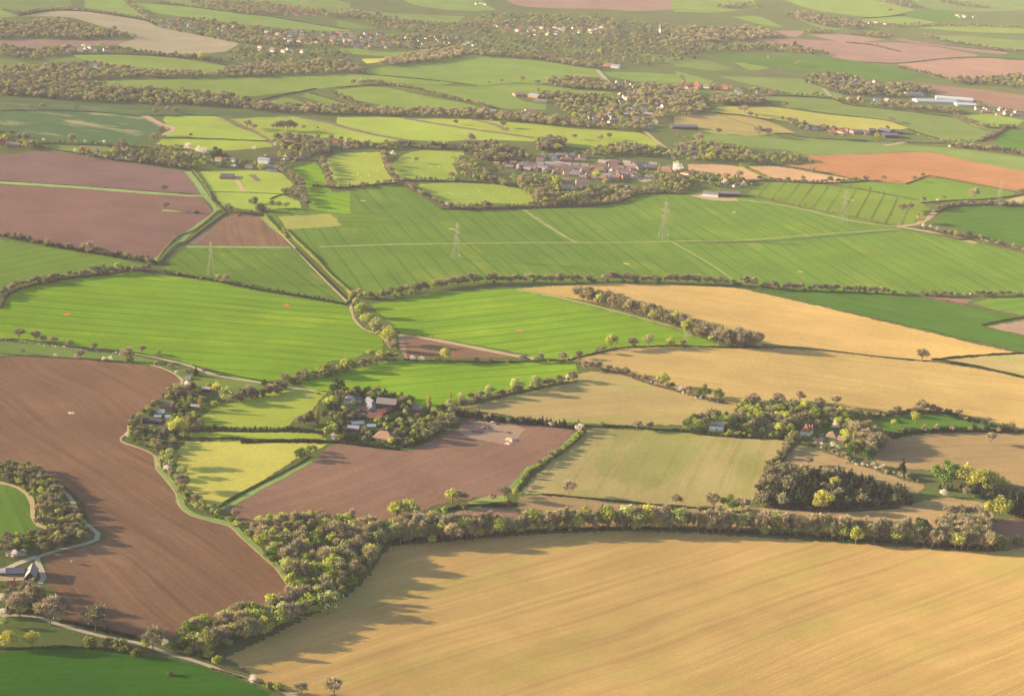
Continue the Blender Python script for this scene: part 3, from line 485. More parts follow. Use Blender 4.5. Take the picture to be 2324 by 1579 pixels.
# ------------------------------------------------------------------ lanes, tracks, verges, ditches
M_lane = surf_mat('lane_mat', (.36, .29, .20), .9, var=.25, scale=.15)
M_sand = surf_mat('sand_mat', (.34, .25, .125), .95, var=.3, scale=.1)
M_verge = surf_mat('verge_mat', (.16, .24, .045), .95, var=.45, scale=.12)
M_pale = surf_mat('pale_track_mat', (.22, .25, .05), .95, var=.4, scale=.1)
M_ditch = surf_mat('ditch_mat', (.13, .09, .055), .95, var=.4, scale=.1)
M_dkg = surf_mat('dark_grass_mat', (.05, .085, .02), .95, var=.4, scale=.1)
ST = [
('lane', 'c0 350 150 410 200 450 240 485 290 500 340 520 385 560 430 610 465 650 500 640 540 560 570 440 595 320 630 250 655 250 690 275 740 290 790 265 830', 4.2, M_lane, .40, 'pale winding lane beside the brown ploughed field', 'lane', .1),
('lane', 'c0 245 652 180 675 110 700 50 730 -60 760', 5.5, M_lane, .42, 'pale lane fork leading to the slate roofed barn', 'lane', .1),
('lane', 'c0 -40 1040 80 1040 220 1045 400 1105 560 1150 700 1185 900 1220 1000 1250 1100 1290 1250 1330 1400 1380 1480 1415 1600 1450 1750 1500 1900 1550 2050 1600', 3.6, M_lane, .40, 'narrow lane between deep green field and brown field', 'lane', .1),
('lane', 'b0 -60 722 200 745 350 770 500 795 650 805 820 815 1000 845 1150 880 1280 915 1380 955 1500 985 1700 1015 1800 1035 1930 1055 2100 1075', 4.2, M_lane, .40, 'lane running under the vivid green crop field', 'lane', .15),
('track', 'b1 410 705 600 728 900 785 1150 835 1310 862', 9, M_sand, .42, 'sandy track along the thin brown plot', 'track', .2),
('track', 'b0 1840 10 1960 130 2100 280 2310 490 b1 90 520 115 600 180 665 270 697 330 745', 3.5, M_sand, .40, 'tan farm track beside the long straight hedge', 'track', .2),
('track', 'b1 -120 120 0 115 400 102 800 97 1600 92 2324 80 b2 500 73 1000 33 1500 3', 5, M_pale, .40, 'faint pale track crossing the whole pylon field', 'track', .3),
('track', 'b2 80 93 500 86 900 62 1500 9', 6, M_dkg, .42, 'dark grassy rut beside the faint pale track', 'track', .3),
('track', 'a1 1240 1395 1400 1500 b1 1530 60 1600 92', 7, M_pale, .40, 'pale diagonal stripe between two of the pylons', 'track', .4),
('track', 'b1 2230 88 b2 100 150 250 240 400 343', 3.5, M_pale, .40, 'straight tan diagonal path ending at the hedge with lone trees', 'track', .3),
('track', 'a2 1480 1505 b2 1620 6 1800 38 2010 97', 12, M_sand, .44, 'sandy track curving into the right side of the pylon field', 'track', .2),
('track', 'a2 1480 1505 1600 1490 1680 1455 1740 1400', 10, M_sand, .42, 'sandy spur running up through the hedge', 'track', .2),
('track', 'f 1560 1110 1700 1060 1770 950 1900 860 2090 795', 4.5, M_lane, .40, 'gravel drive through the big farm gardens', 'drive', .1),
('track', 'a0 1222 1008 1250 1030 1285 1052', 7, M_sand, .4, 'pale footpath by the white blossoming trees', 'path', .1),
('track', 'a0 970 770 1050 815 1150 855 1080 900', 9, M_sand, .44, 'pale bending track beside the blotchy field', 'track', .2),
('track', 'a2 1400 968 1530 945', 12, M_sand, .4, 'bare entrance to the dark roofed farm', 'track', .2),
('track', 'a2 990 590 1040 640', 9, M_sand, .4, 'far pale track on the green hillside', 'track', .2),
('road', 'a1 1725 462 1760 500 1800 545', 10, M_lane, .4, 'road dropping into the hazy village', 'road', .1),
('road', 'a1 2040 870 2100 920 2200 1000 2240 1060', 8, M_sand, .4, 'road along the right edge of the village', 'road', .1),
('yard', 'c0 -40 790 60 795 160 790', 10, M_sand, .4, 'dusty courtyard in front of the slate roofed barn', 'yard', .1),
('yard', 'f 560 1180 720 1200', 9, M_sand, .4, 'gravel yard beside the hipped brown barn', 'yard', .1),
('yard', 'f 440 690 640 720', 7, M_sand, .38, 'gravel parking space with two cars', 'yard', .1),
('yard', 'g 1000 780 1150 720 1300 690', 10, M_sand, .4, 'gravel yard beside the red roofed house', 'yard', .1),
('yard', 'b0 1000 1290 1100 1300 1150 1330', 20, M_sand, .4, 'littered yard of the smallholding', 'yard', .2),
('yard', 'a1 1980 1190 2100 1180 2140 1190', 45, M_lane, .4, 'car park among the village roofs', 'car park', .05),
('yard', 'a1 1820 1240 1980 1245', 22, M_sand, .4, 'lower car park row beside the village', 'car park', .05),
('yard', 'a2 130 1290 250 1320 420 1325', 22, M_sand, .4, 'bare apron around the grey farm sheds', 'yard', .1),
('verge', 'c0 1045 -20 1052 70 1110 130 1180 230 1205 310 1270 365 1400 405 1530 435 1610 510 1710 600 1860 740 1935 860', 6, M_verge, .38, 'bright grassy verge curving round the brown field', 'verge', .3),
('verge', 'c0 1035 0 1040 75 1098 138 1168 235 1192 315 1262 376 1395 417 1522 450 1598 522 1698 612 1848 752 1922 870', 1.6, M_sand, .42, 'thin sandy lip of the curving verge', 'verge', .4),
('verge', 'b0 855 1285 850 1340 800 1405 930 1455 1020 1500 1050 1577', 2.5, M_sand, .40, 'sandy edge of brown field under the smallholding', 'verge', .4),
('verge', 'b0 1000 905 1060 918 1150 957 1208 1005 1190 1040 1110 1105', 3, M_sand, .40, 'sandy curved edge of brown field near blossom', 'verge', .3),
('verge', 'c0 -60 150 20 165 120 195 200 262 218 340 215 385 260 445 330 470', 4, M_sand, .40, 'pinkish rim of the small enclosed crop field', 'verge', .3),
('verge', 'c0 2110 -10 1960 75 1700 215 1480 335', 6, M_verge, .38, 'grassy verge beside the thin pale meadow hedge', 'verge', .3),
('verge', 'b1 1610 1350 1500 1450 1340 1577 c1 1290 60 1170 200', 8, M_verge, .38, 'sunlit grassy verge between brown and straw fields', 'verge', .3),
('verge', 'a0 -60 1210 500 1243 1000 1282 1375 1302', 16, M_verge, .38, 'green balk dividing the two mauve fields', 'verge', .2),
('verge', 'a0 1245 1140 1310 1220 1365 1300 1440 1400 1330 1490 1220 1577 b0 1040 210', 10, M_verge, .37, 'green verge along the hedged avenue', 'verge', .2),
('verge', 'a0 1740 1440 1800 1500 1900 1577', 7, M_verge, .37, 'green verge right of the ribbed brown wedge', 'verge', .2),
('verge', 'b0 1400 0 1280 100', 14, M_ditch, .37, 'bare rim of the ribbed brown wedge', 'verge', .2),
('verge', 'b0 1240 118 1600 121 1930 123', 10, M_verge, .37, 'green rim under the ribbed brown wedge', 'verge', .2),
('verge', 'b1 1190 400 1450 450 1900 560 2324 680 b2 60 715', 9, M_pale, .38, 'tan margin between green field and copse', 'verge', .3),
('verge', 'c1 850 335 1000 275 1130 265', 14, M_pale, .38, 'grassy bank beside the small dark soil plot', 'verge', .3),
('verge', 'a2 130 1295 700 1360 1200 1470 1500 1510', 8, M_pale, .38, 'pale margin under the boldly ruled green field', 'verge', .3),
('verge', 'b2 580 770 900 790 1300 840 1600 868', 5, M_dkg, .38, 'green ditch between the two golden fields', 'verge', .3),
('verge', 'a0 1075 1398 1150 1402 1250 1410', 9, M_pale, .42, 'pale grass spur from the lone tree in the mauve field', 'verge', .3),
('ditch', 'a0 2000 782 2180 815 2324 856 a1 240 893 430 927', 16, M_ditch, .38, 'brown ditch slanting through the green fields', 'ditch', .2),
('ditch', 'a1 450 787 850 852 1310 917', 14, M_ditch, .38, 'long brown ditch below the wooded ridge', 'ditch', .3),
('ditch', 'a1 910 795 1050 830 1130 870', 12, M_ditch, .38, 'short brown ditch ending at two bare trees', 'ditch', .3),
('ditch', 'a0 1450 775 1540 812 1640 850 1720 890 1790 935 1830 975', 9, M_ditch, .38, 'winding ditch beside the bright green field', 'ditch', .3),
('ditch', 'a0 1550 1160 1580 1210 1620 1270', 7, M_sand, .38, 'pale fence path across the paddocks', 'path', .2),
('ditch', 'a0 1670 1160 1720 1205', 10, M_ditch, .38, 'worn brown strip in the paddock', 'path', .2),
]
for nm, s, w, mt, off, label, cat, wob in ST: strip(nm, s, w, mt, off - .22, label, cat, wob=wob)
# ------------------------------------------------------------------ tree kinds
def quads(Pc, N, size, ar=1.0, rnd=rng):
    """random flat leaf clumps: centres Pc (n,3), preferred normals N, sizes"""
    n = len(Pc); N = N + rnd.normal(0, .55, (n, 3)); N /= np.linalg.norm(N, axis=1)[:, None] + 1e-9
    A = rnd.normal(0, 1, (n, 3)); U = np.cross(N, A); U /= np.linalg.norm(U, axis=1)[:, None] + 1e-9
    W = np.cross(N, U); s = size * rnd.uniform(.6, 1.4, (n, 1)) * .5
    V = np.stack([Pc - U * s - W * s * ar, Pc + U * s * .8 - W * s * ar, Pc + U * s + W * s * ar, Pc - U * s * .7 + W * s * ar], 1)
    return V.reshape(-1, 3), np.arange(4 * n).reshape(-1, 4)
def blobs(kind, r):
    """crown lobes as (centre, radii) for a tree of height 1"""
    B = []
    if kind in ('d', 'x'):
        for k in range(7):
            t = k / 6; B.append(((r.normal(0, .01), r.normal(0, .01), .16 + .76 * t), (.20 * (1 - t) + .03, .20 * (1 - t) + .03, .09)))
    elif kind == 'p':
        for k in range(8):
            t = k / 7; w = .10 * math.sin(math.pi * (.12 + .8 * t)) + .02
            B.append(((r.normal(0, .012), r.normal(0, .012), .10 + .82 * t), (w, w, .10)))
    elif kind == 't':
        for k in range(8):
            a = r.uniform(0, 6.28); q = r.uniform(0, .10); z = .42 + .5 * k / 7; B.append(((q * math.cos(a), q * math.sin(a), z), (.11, .11, .10)))
    elif kind == 'k':
        for k in range(7):
            a = r.uniform(0, 6.28); q = r.uniform(0, .22); B.append(((q * math.cos(a), q * math.sin(a), .80 + r.normal(0, .07)), (.15, .15, .055)))
    elif kind == 'c':
        for k in range(7):
            a = r.uniform(0, 6.28); q = r.uniform(0, .45); z = r.uniform(.3, .62)
            B.append(((q * math.cos(a), q * math.sin(a), z), (.36, .36, .34)))
    else:
        wide = {'b': .30, 'y': .29, 'o': .34, 'g': .36, 's': .36, 'e': .34, 'w': .36, 'r': .36, 'h': .30}.get(kind, .3)
        low = {'o': .40, 'w': .38, 'e': .22, 'g': .36, 's': .44, 'r': .42}.get(kind, .52)
        for k in range(11):
            a = k * 2.4 + r.uniform(-.5, .5); q = wide * math.sqrt(r.uniform(0.05, 1)); z = low + r.uniform(0, .95 - low - .08) * (1 - .55 * (q / wide) ** 2)
            s = r.uniform(.12, .20)
            B.append(((q * math.cos(a), q * math.sin(a), z), (s, s, s * r.uniform(.7, 1.0))))
        B.append(((0, 0, .84), (.15, .15, .13)))
    return B
def crown(kind, n, size, r, bare=False, fill=.35):
    if bare: fill = .7
    B = blobs(kind, r); w = np.array([b[1][0] ** 2 for b in B]); w /= w.sum()
    k = r.choice(len(B), n, p=w); cc = np.array([b[0] for b in B])[k]; rr = np.array([b[1] for b in B])[k]
    d = r.normal(0, 1, (n, 3)); d /= np.linalg.norm(d, axis=1)[:, None]
    rad = np.where(r.uniform(0, 1, n) < fill, r.uniform(.2, .8, n), r.uniform(.8, 1.12, n))[:, None]
    Pc = cc + d * rr * rad; Pc[:, 2] = np.maximum(Pc[:, 2], .03)
    if not bare: return quads(Pc, d, size, .8, r)
    # twigs: thin slivers fanning outwards and up
    D = d + np.array([0, 0, .55]) + r.normal(0, .35, (n, 3)); D /= np.linalg.norm(D, axis=1)[:, None]
    S = np.cross(D, r.normal(0, 1, (n, 3))); S /= np.linalg.norm(S, axis=1)[:, None]
    L = size * r.uniform(.6, 1.5, (n, 1)); Wd = size * .10 * r.uniform(.7, 1.5, (n, 1))
    V = np.stack([Pc - D * L * .5 - S * Wd, Pc - D * L * .5 + S * Wd, Pc + D * L * .5 + S * Wd * .4, Pc + D * L * .5 - S * Wd * .4], 1)
    return V.reshape(-1, 3), np.arange(4 * n).reshape(-1, 4)
def tube(V, F, p, q, r0, r1, k=5):
    p, q = Vector(p), Vector(q); d = (q - p).normalized(); a = d.orthogonal().normalized(); b = d.cross(a); n = len(V)
    for c, r in ((p, r0), (q, r1)):
        for i in range(k):
            t = 2 * math.pi * i / k; v = c + (a * math.cos(t) + b * math.sin(t)) * r; V.append(tuple(v))
    for i in range(k): F.append((n + i, n + (i + 1) % k, n + k + (i + 1) % k, n + k + i))
def trunk(kind, r):
    V = []; F = []; fork = {'d': .95, 'x': .95, 'p': .9, 'k': .75, 't': .85, 'c': .25, 'w': .2, 'o': .28, 'e': .2}.get(kind, .34)
    lean = (r.normal(0, .02), r.normal(0, .02)); top = (lean[0], lean[1], fork)
    tk = .030 if kind == 't' else .024
    tube(V, F, (0, 0, -.03), top, tk, .013 if fork < .8 else .005, 6)
    nl = 6 if kind in ('d', 'x', 'p', 'c') else 10
    for B in blobs(kind, np.random.default_rng(r.integers(1e6)))[:nl]:
        c = B[0]; z0 = fork * r.uniform(.55, 1) if fork < .8 else c[2] * .85
        mid = (lean[0] + c[0] * .55, lean[1] + c[1] * .55, z0 + (c[2] - z0) * .45)
        tube(V, F, (lean[0] * z0, lean[1] * z0, z0), mid, .011, .007, 4); tube(V, F, mid, c, .007, .003, 4)
        if kind in ('b', 'h', 'y', 'o'):
            for _ in range(4):
                e = (c[0] + r.normal(0, .07), c[1] + r.normal(0, .07), c[2] + r.uniform(.0, .14)); tube(V, F, mid, e, .005, .0015, 3)
    me = mesh_np('trunk', V, F, M_bark); return me
M_bark = surf_mat('bark_mat', (.16, .125, .095), .95, var=.3, scale=8)
KIND = {  # name, category, adjective, colours, leaf count, leaf size, bare, variants, translucency
 'b': ('bare_tree', 'tree', 'bare brown', (.22, .18, .105), (.42, .355, .21), 1500, .12, True, 6, .15),
 'h': ('hazel_tree', 'tree', 'tan twiggy', (.27, .23, .11), (.40, .345, .17), 1400, .12, True, 3, .2),
 'y': ('budding_tree', 'tree', 'yellow-green budding', (.28, .31, .05), (.45, .47, .09), 1000, .058, False, 4, .35),
 'o': ('golden_tree', 'tree', 'golden yellow', (.34, .33, .05), (.50, .46, .10), 1100, .05, False, 3, .35),
 'g': ('green_tree', 'tree', 'fresh green', (.06, .125, .015), (.13, .22, .03), 1100, .052, False, 3, .3),
 's': ('sallow_tree', 'tree', 'pale sage', (.28, .31, .10), (.42, .45, .17), 1000, .052, False, 3, .3),
 'd': ('conifer_tree', 'tree', 'dark pointed', (.012, .026, .012), (.03, .055, .022), 800, .05, False, 3, .1),
 'e': ('evergreen_tree', 'tree', 'round evergreen', (.016, .032, .012), (.04, .07, .022), 1000, .055, False, 3, .1),
 'p': ('poplar_tree', 'tree', 'slim golden', (.30, .24, .06), (.42, .34, .09), 700, .042, False, 2, .3),
 'w': ('blossom_tree', 'tree', 'white blossoming', (.55, .48, .40), (.80, .74, .66), 1000, .045, False, 3, .35),
 'c': ('bush', 'bush', 'rounded olive', (.12, .14, .035), (.24, .25, .07), 600, .12, False, 4, .25),
 'r': ('copper_tree', 'tree', 'copper red', (.07, .03, .025), (.13, .055, .045), 900, .055, False, 2, .2),
 'k': ('pine_tree', 'tree', 'flat-topped dark', (.03, .05, .02), (.06, .09, .03), 900, .05, False, 1, .1),
 't': ('slender_tree', 'tree', 'slim bare', (.24, .20, .115), (.40, .34, .20), 800, .12, True, 5, .15),
 'x': ('fir_tree', 'tree', 'stubby dark', (.02, .04, .015), (.05, .08, .025), 400, .07, False, 2, .1),
}
PRO = {}; LOW = {}
for k, (nm, cat, adj, c1, c2, n, sz, bare, nv, tr) in KIND.items():
    mt = leaf_mat(nm + '_leaf', c1, c2, tr); PRO[k] = []; LOW[k] = []
    for v in range(nv):
        r = np.random.default_rng(100 + ord(k) * 7 + v)
        V, F = crown(k, n, sz, r, bare)
        if k == 'y' or k == 's' or k == 'g' or k == 'o':      # a few bare twigs among young leaves
            pass
        PRO[k].append((mesh_np('crown', V, F, mt), trunk(k, r)))
        V, F = crown(k, 260 if bare else 80, (.34 if bare else .17), r, bare, .2)
        if bare: pass
        LOW[k].append((V, F, mt))

SINGLES = """
c0 o 1980 915 95 o 2080 885 95 s 2180 1030 165 s 1860 1085 130 s 1640 1215 130 s 1985 1060 120 y 1370 1305 100 o 2240 612 60 o 2140 630 60 y 2040 830 70 s 2120 960 120 g 1280 1260 110 y 1300 1180 80 s 1700 1190 110 b 2150 480 130 b 2020 470 110 b 1450 1250 120
c1 o 150 570 100 o 20 640 70 y 250 540 60 y 470 560 70 y 1340 440 70 c 900 500 60 c 1180 480 60
c0 b 635 1145 180 b 335 1107 195 o 60 1258 118 o 212 1252 115 b 130 1050 170 b 240 980 150 s 30 1115 70 d 715 1165 62 b 1020 1278 170 y 975 1272 85 c 780 1262 75 c 840 1275 60 c 905 1302 60 c 610 1250 75 c 720 1240 60
c0 w 1095 1252 60 b 2222 1577 135 b 2000 1572 100 w 1680 1492 62 c 1790 1522 48 y 1850 1555 72 y 1440 1382 80 b 1560 400 75 e 85 925 80 w 100 662 60 w 150 650 52 w 60 655 45 w 20 950 60 w 15 1050 60 c 1130 1440 30 s 480 700 30 y 1580 460 45 g 1880 700 65 w 1110 90 50 s 1140 60 95 s 1215 120 80 b 1210 210 110 y 1240 280 70 b 1310 300 75 y 1350 330 60
c1 y 395 410 130 y 490 405 135 y 765 302 108 b 800 282 75 b 848 280 58 b 1110 272 95 r 1145 330 52 b 1540 248 108 o 1640 450 138 y 1785 465 160 o 2050 462 158 s 1930 470 170 y 1860 450 95 b 2250 312 80 s 2250 480 150 y 1060 520 120 b 2110 465 150 y 710 372 55 c 850 330 45 y 1180 250 50 b 1030 285 55 o 170 520 70 o 15 620 60 s 60 560 55
c2 b 262 335 110 g 365 350 118 b 455 358 105 b 892 45 62 o 980 345 140 o 1070 205 90 y 625 232 60 w 762 152 38 w 700 160 30 d 1510 100 110 g 1790 172 168 g 1840 150 120 o 1930 190 165 o 2010 232 165 o 2065 215 150 o 2170 205 95
c2 d 1990 232 140 d 2070 252 125 d 2120 282 105 d 2170 272 95 d 2240 302 125 d 2260 385 190 d 2310 385 170 d 2345 390 190 o 2150 402 160 w 1785 252 50 k 1612 560 175 c 2180 602 100 c 2280 572 60 o 1290 522 92 o 1375 505 62 y 1880 470 80 y 1865 500 50 y 1090 470 70 s 680 420 80 y 500 430 75 b 1480 560 150 b 600 480 140 b 260 490 150 b 300 490 140
c2 e 1520 310 120 e 1465 300 90 e 1310 240 80 d 850 160 65 d 1100 120 60 g 1070 130 70 w 1320 60 40 w 1390 70 35 c 1550 130 40 c 1505 115 35
b0 b 130 738 82 b 240 745 72 b 287 755 52 b 357 772 64 b 460 792 60 b 630 802 48 b 845 878 92 b 940 828 58 b 150 828 40 b 535 862 60 w 370 847 24 w 505 857 30 w 690 877 32 w 735 877 38 c 850 885 45 b 1055 842 35 b 1035 918 45 b 1135 942 55 w 1172 962 26 d 1300 978 72 b 1245 968 45
b0 b 1355 962 45 e 1285 1093 75 w 1240 1050 45 y 1385 1058 40 o 1440 1082 70 s 1510 1155 112 b 1590 1112 60 b 1650 1112 82 e 1755 1042 46 w 1722 1107 32 b 1185 1122 90 e 1145 1112 60 r 1020 1347 44 b 1030 1185 60 e 1165 1255 60 e 1215 1248 55 c 1000 1242 50 w 930 1272 32 p 1330 1212 105 p 1245 1352 108 y 1180 1375 120 y 1290 1272 65 y 1430 1197 60 y 1140 1340 80
b0 b 1150 1450 60 e 895 1347 48 w 855 1387 42 g 890 1422 40 g 925 1442 36 b 1050 1455 65 b 1005 1452 50 s 1140 1575 118 b 1080 1510 45 e 2235 1092 105 p 2105 1302 128 p 2020 1302 72 b 1985 1302 60 y 2200 1195 92 r 2260 1232 46 g 2000 1530 80 g 2050 1500 60 g 1975 1510 50 g 2080 1480 50 w 2215 1400 50 e 2060 1290 85 e 2150 1250 45
b0 b 585 168 85 b 630 302 62 b 682 302 65 s 790 292 70 b 1500 362 62 y 1455 342 45 c 300 365 50 c 350 355 55 b 325 360 55 w 370 320 25 b 1860 1100 55 c 2020 1000 60 c 1930 1025 45 y 2290 940 85 c 2180 975 90 w 2070 985 30
b1 y 125 520 66 y 160 582 98 y 190 652 92 s 260 677 95 b 320 705 62 y 345 765 122 b 375 815 85 y 60 942 85 y 100 940 75 b 170 915 62 y 220 855 58 y 290 872 72 y 340 862 55 w 500 882 45 w 560 882 42 g 665 886 46 y 715 882 92 g 925 887 36 c 1015 892 38 c 1145 887 30 b 1235 882 52 b 1270 880 28 b 1345 882 58
b1 b 1500 887 72 b 1605 862 56 b 1750 827 56 y 1820 797 96 b 1960 788 72 s 2065 782 88 o 2210 780 62 b 2295 782 52 w 1555 867 25 b 1650 940 65 b 1690 940 70 b 1735 935 60 b 1860 965 50 b 1915 970 55 s 1190 1087 102 s 1320 1057 85 b 1400 1047 65 s 1010 1112 80 s 740 1200 70 s 820 1150 65 b 890 1145 60 b 950 1130 60 b 1565 1012 72 w 1530 1000 35
b1 y 2165 1047 92 b 2225 1057 42 w 2285 1080 38 w 1608 1347 60 b 1990 1332 72 b 2080 1330 52 p 610 1205 110 p 752 1132 55 g 480 1165 68 w 480 1200 50 e 320 1150 80 e 200 1110 45 b 220 1130 55 e 445 1210 80 y 1760 1310 35 w 1245 1280 30 w 1475 1300 28 y 650 1240 60 e 580 1260 80
b2 g 198 1117 88 g 297 1137 78 b 520 1182 98 b 690 1172 88 b 832 1147 76 w 785 1192 58 y 860 1217 88 y 930 1282 88 y 740 1292 85 b 740 1332 82 y 515 1252 78 b 650 1252 62 b 960 1202 88 b 1070 1182 80 b 1210 1252 76 y 1130 1272 62 y 1100 1302 60 y 1155 1325 70 w 1070 1335 58 b 1200 1392 120 b 1270 1422 102 b 1330 1452 100
b2 w 1050 1452 42 w 980 1442 32 w 1085 1472 40 g 1190 1502 98 b 1300 1502 90 g 1310 1492 78 y 1600 1292 80 y 1460 1312 52 b 1640 1227 98 b 1480 1232 62 b 1715 1222 62 b 1752 1220 46 b 1890 1242 52 b 2085 1287 42 b 2240 1322 46 b 2100 1427 78 e 1860 1342 42 b 1645 877 86 e 390 1352 92 w 330 1305 50 g 80 1312 58
b2 g 130 1297 75 w 40 1070 35 b 100 1080 40 c 1300 1250 40 y 470 1345 55 y 370 1362 35 y 500 1365 45 w 1030 1290 45 w 1140 1240 35 b 1000 1290 60 c 880 1400 40 c 800 1395 55 e 950 1390 30
a0 b 1095 1397 56 b 1090 1277 52 w 1250 1002 52 w 1320 1022 55 w 1362 1032 52 e 1435 1062 84 o 755 1027 50 b 815 1002 76 e 1495 1070 55 g 1480 1112 48 o 1735 1137 52 d 65 632 72 b 285 727 42 b 505 737 42 b 1033 767 50 b 1055 727 48 b 1113 747 42 b 1163 757 42 b 1645 852 56 b 1685 867 46 b 1070 902 60 b 1030 960 70 b 1010 920 40
a0 b 1815 865 45 b 1840 868 60 b 1860 868 66 b 1880 868 66 b 1912 870 68 b 1925 868 72 b 1950 870 60 b 2018 865 35 b 2110 862 20 b 760 215 40 b 895 255 25 b 480 950 60 b 170 945 60 b 400 950 30 o 30 935 40 w 290 940 22 w 565 950 22 w 690 955 25 c 1290 1418 22 c 1305 1415 22 b 1520 1415 65 c 1690 1350 45 c 1740 1400 60
a0 y 1800 1380 55 y 1850 1382 50 y 1900 1385 45 w 1690 1000 30 w 1830 980 35 b 1930 1060 60 w 500 1010 25 b 210 725 20 b 35 720 35 b 1265 915 32 y 970 640 40 o 130 600 40 w 435 330 28 w 555 325 32 y 665 320 35 o 1340 405 60 e 1290 395 40
a1 b 1227 547 42 b 1090 552 26 b 1330 568 40 b 1010 555 14 b 1575 925 36 b 1750 935 38 b 1810 925 42 b 785 830 36 b 1025 820 32 b 1100 850 50 b 1130 870 25 b 890 950 62 p 1885 1030 75 y 835 1130 45 g 1045 1150 42 y 1092 1140 42 y 1420 1230 75 y 1460 1250 80 y 1725 1200 72 p 2135 1165 70 y 1785 1240 50 w 2260 1150 65
a1 s 1740 365 38 b 760 1190 48 b 330 1100 50 y 520 1080 40 w 420 1210 25 w 730 1370 30 w 770 1385 25 w 690 1345 20 b 500 1260 40 b 570 1310 45 y 1575 790 45 y 1510 730 45 w 1665 575 25 w 1310 1300 28 d 1715 650 42 d 1740 655 35 b 980 1380 50 b 1350 1340 80 b 210 960 30 o 325 960 35 w 370 1040 40 y 10 1255 35
a2 b 735 715 42 b 1425 808 36 b 1452 818 36 b 1415 868 32 b 500 785 45 b 468 755 55 b 435 745 35 b 545 785 25 b 295 890 40 b 560 905 70 b 625 910 62 b 1055 925 58 b 1130 925 45 b 165 945 60 b 625 400 28 b 820 440 32 b 850 445 32 b 720 470 20 b 1432 90 32 e 860 850 50 b 915 1145 42 b 430 1190 58 b 850 1205 40
a2 b 1035 1210 40 b 1260 1195 35 b 1390 1200 35 b 1590 1205 40 b 1650 1180 32 b 1995 1325 75 b 1650 1345 42 b 1515 1415 62 b 1565 1400 50 b 1790 1330 30 b 1790 1400 42 o 1640 1485 68 b 1935 1570 45 b 2305 1300 50 y 655 1320 22 y 1350 930 50 b 1270 920 35 o 250 1030 55 o 230 1075 55 y 550 1085 55 w 20 1130 60 b 120 1175 50
a2 w 1830 985 22 b 1300 1270 25 b 1165 1245 20 b 1380 1290 25 w 1655 1510 25 w 1700 1515 22 w 1760 1540 25 w 1750 1340 22 b 1440 1440 20 b 870 1370 15 e 135 395 25 b 500 415 20 e 800 310 35 b 560 420 18 y 145 620 40
"""
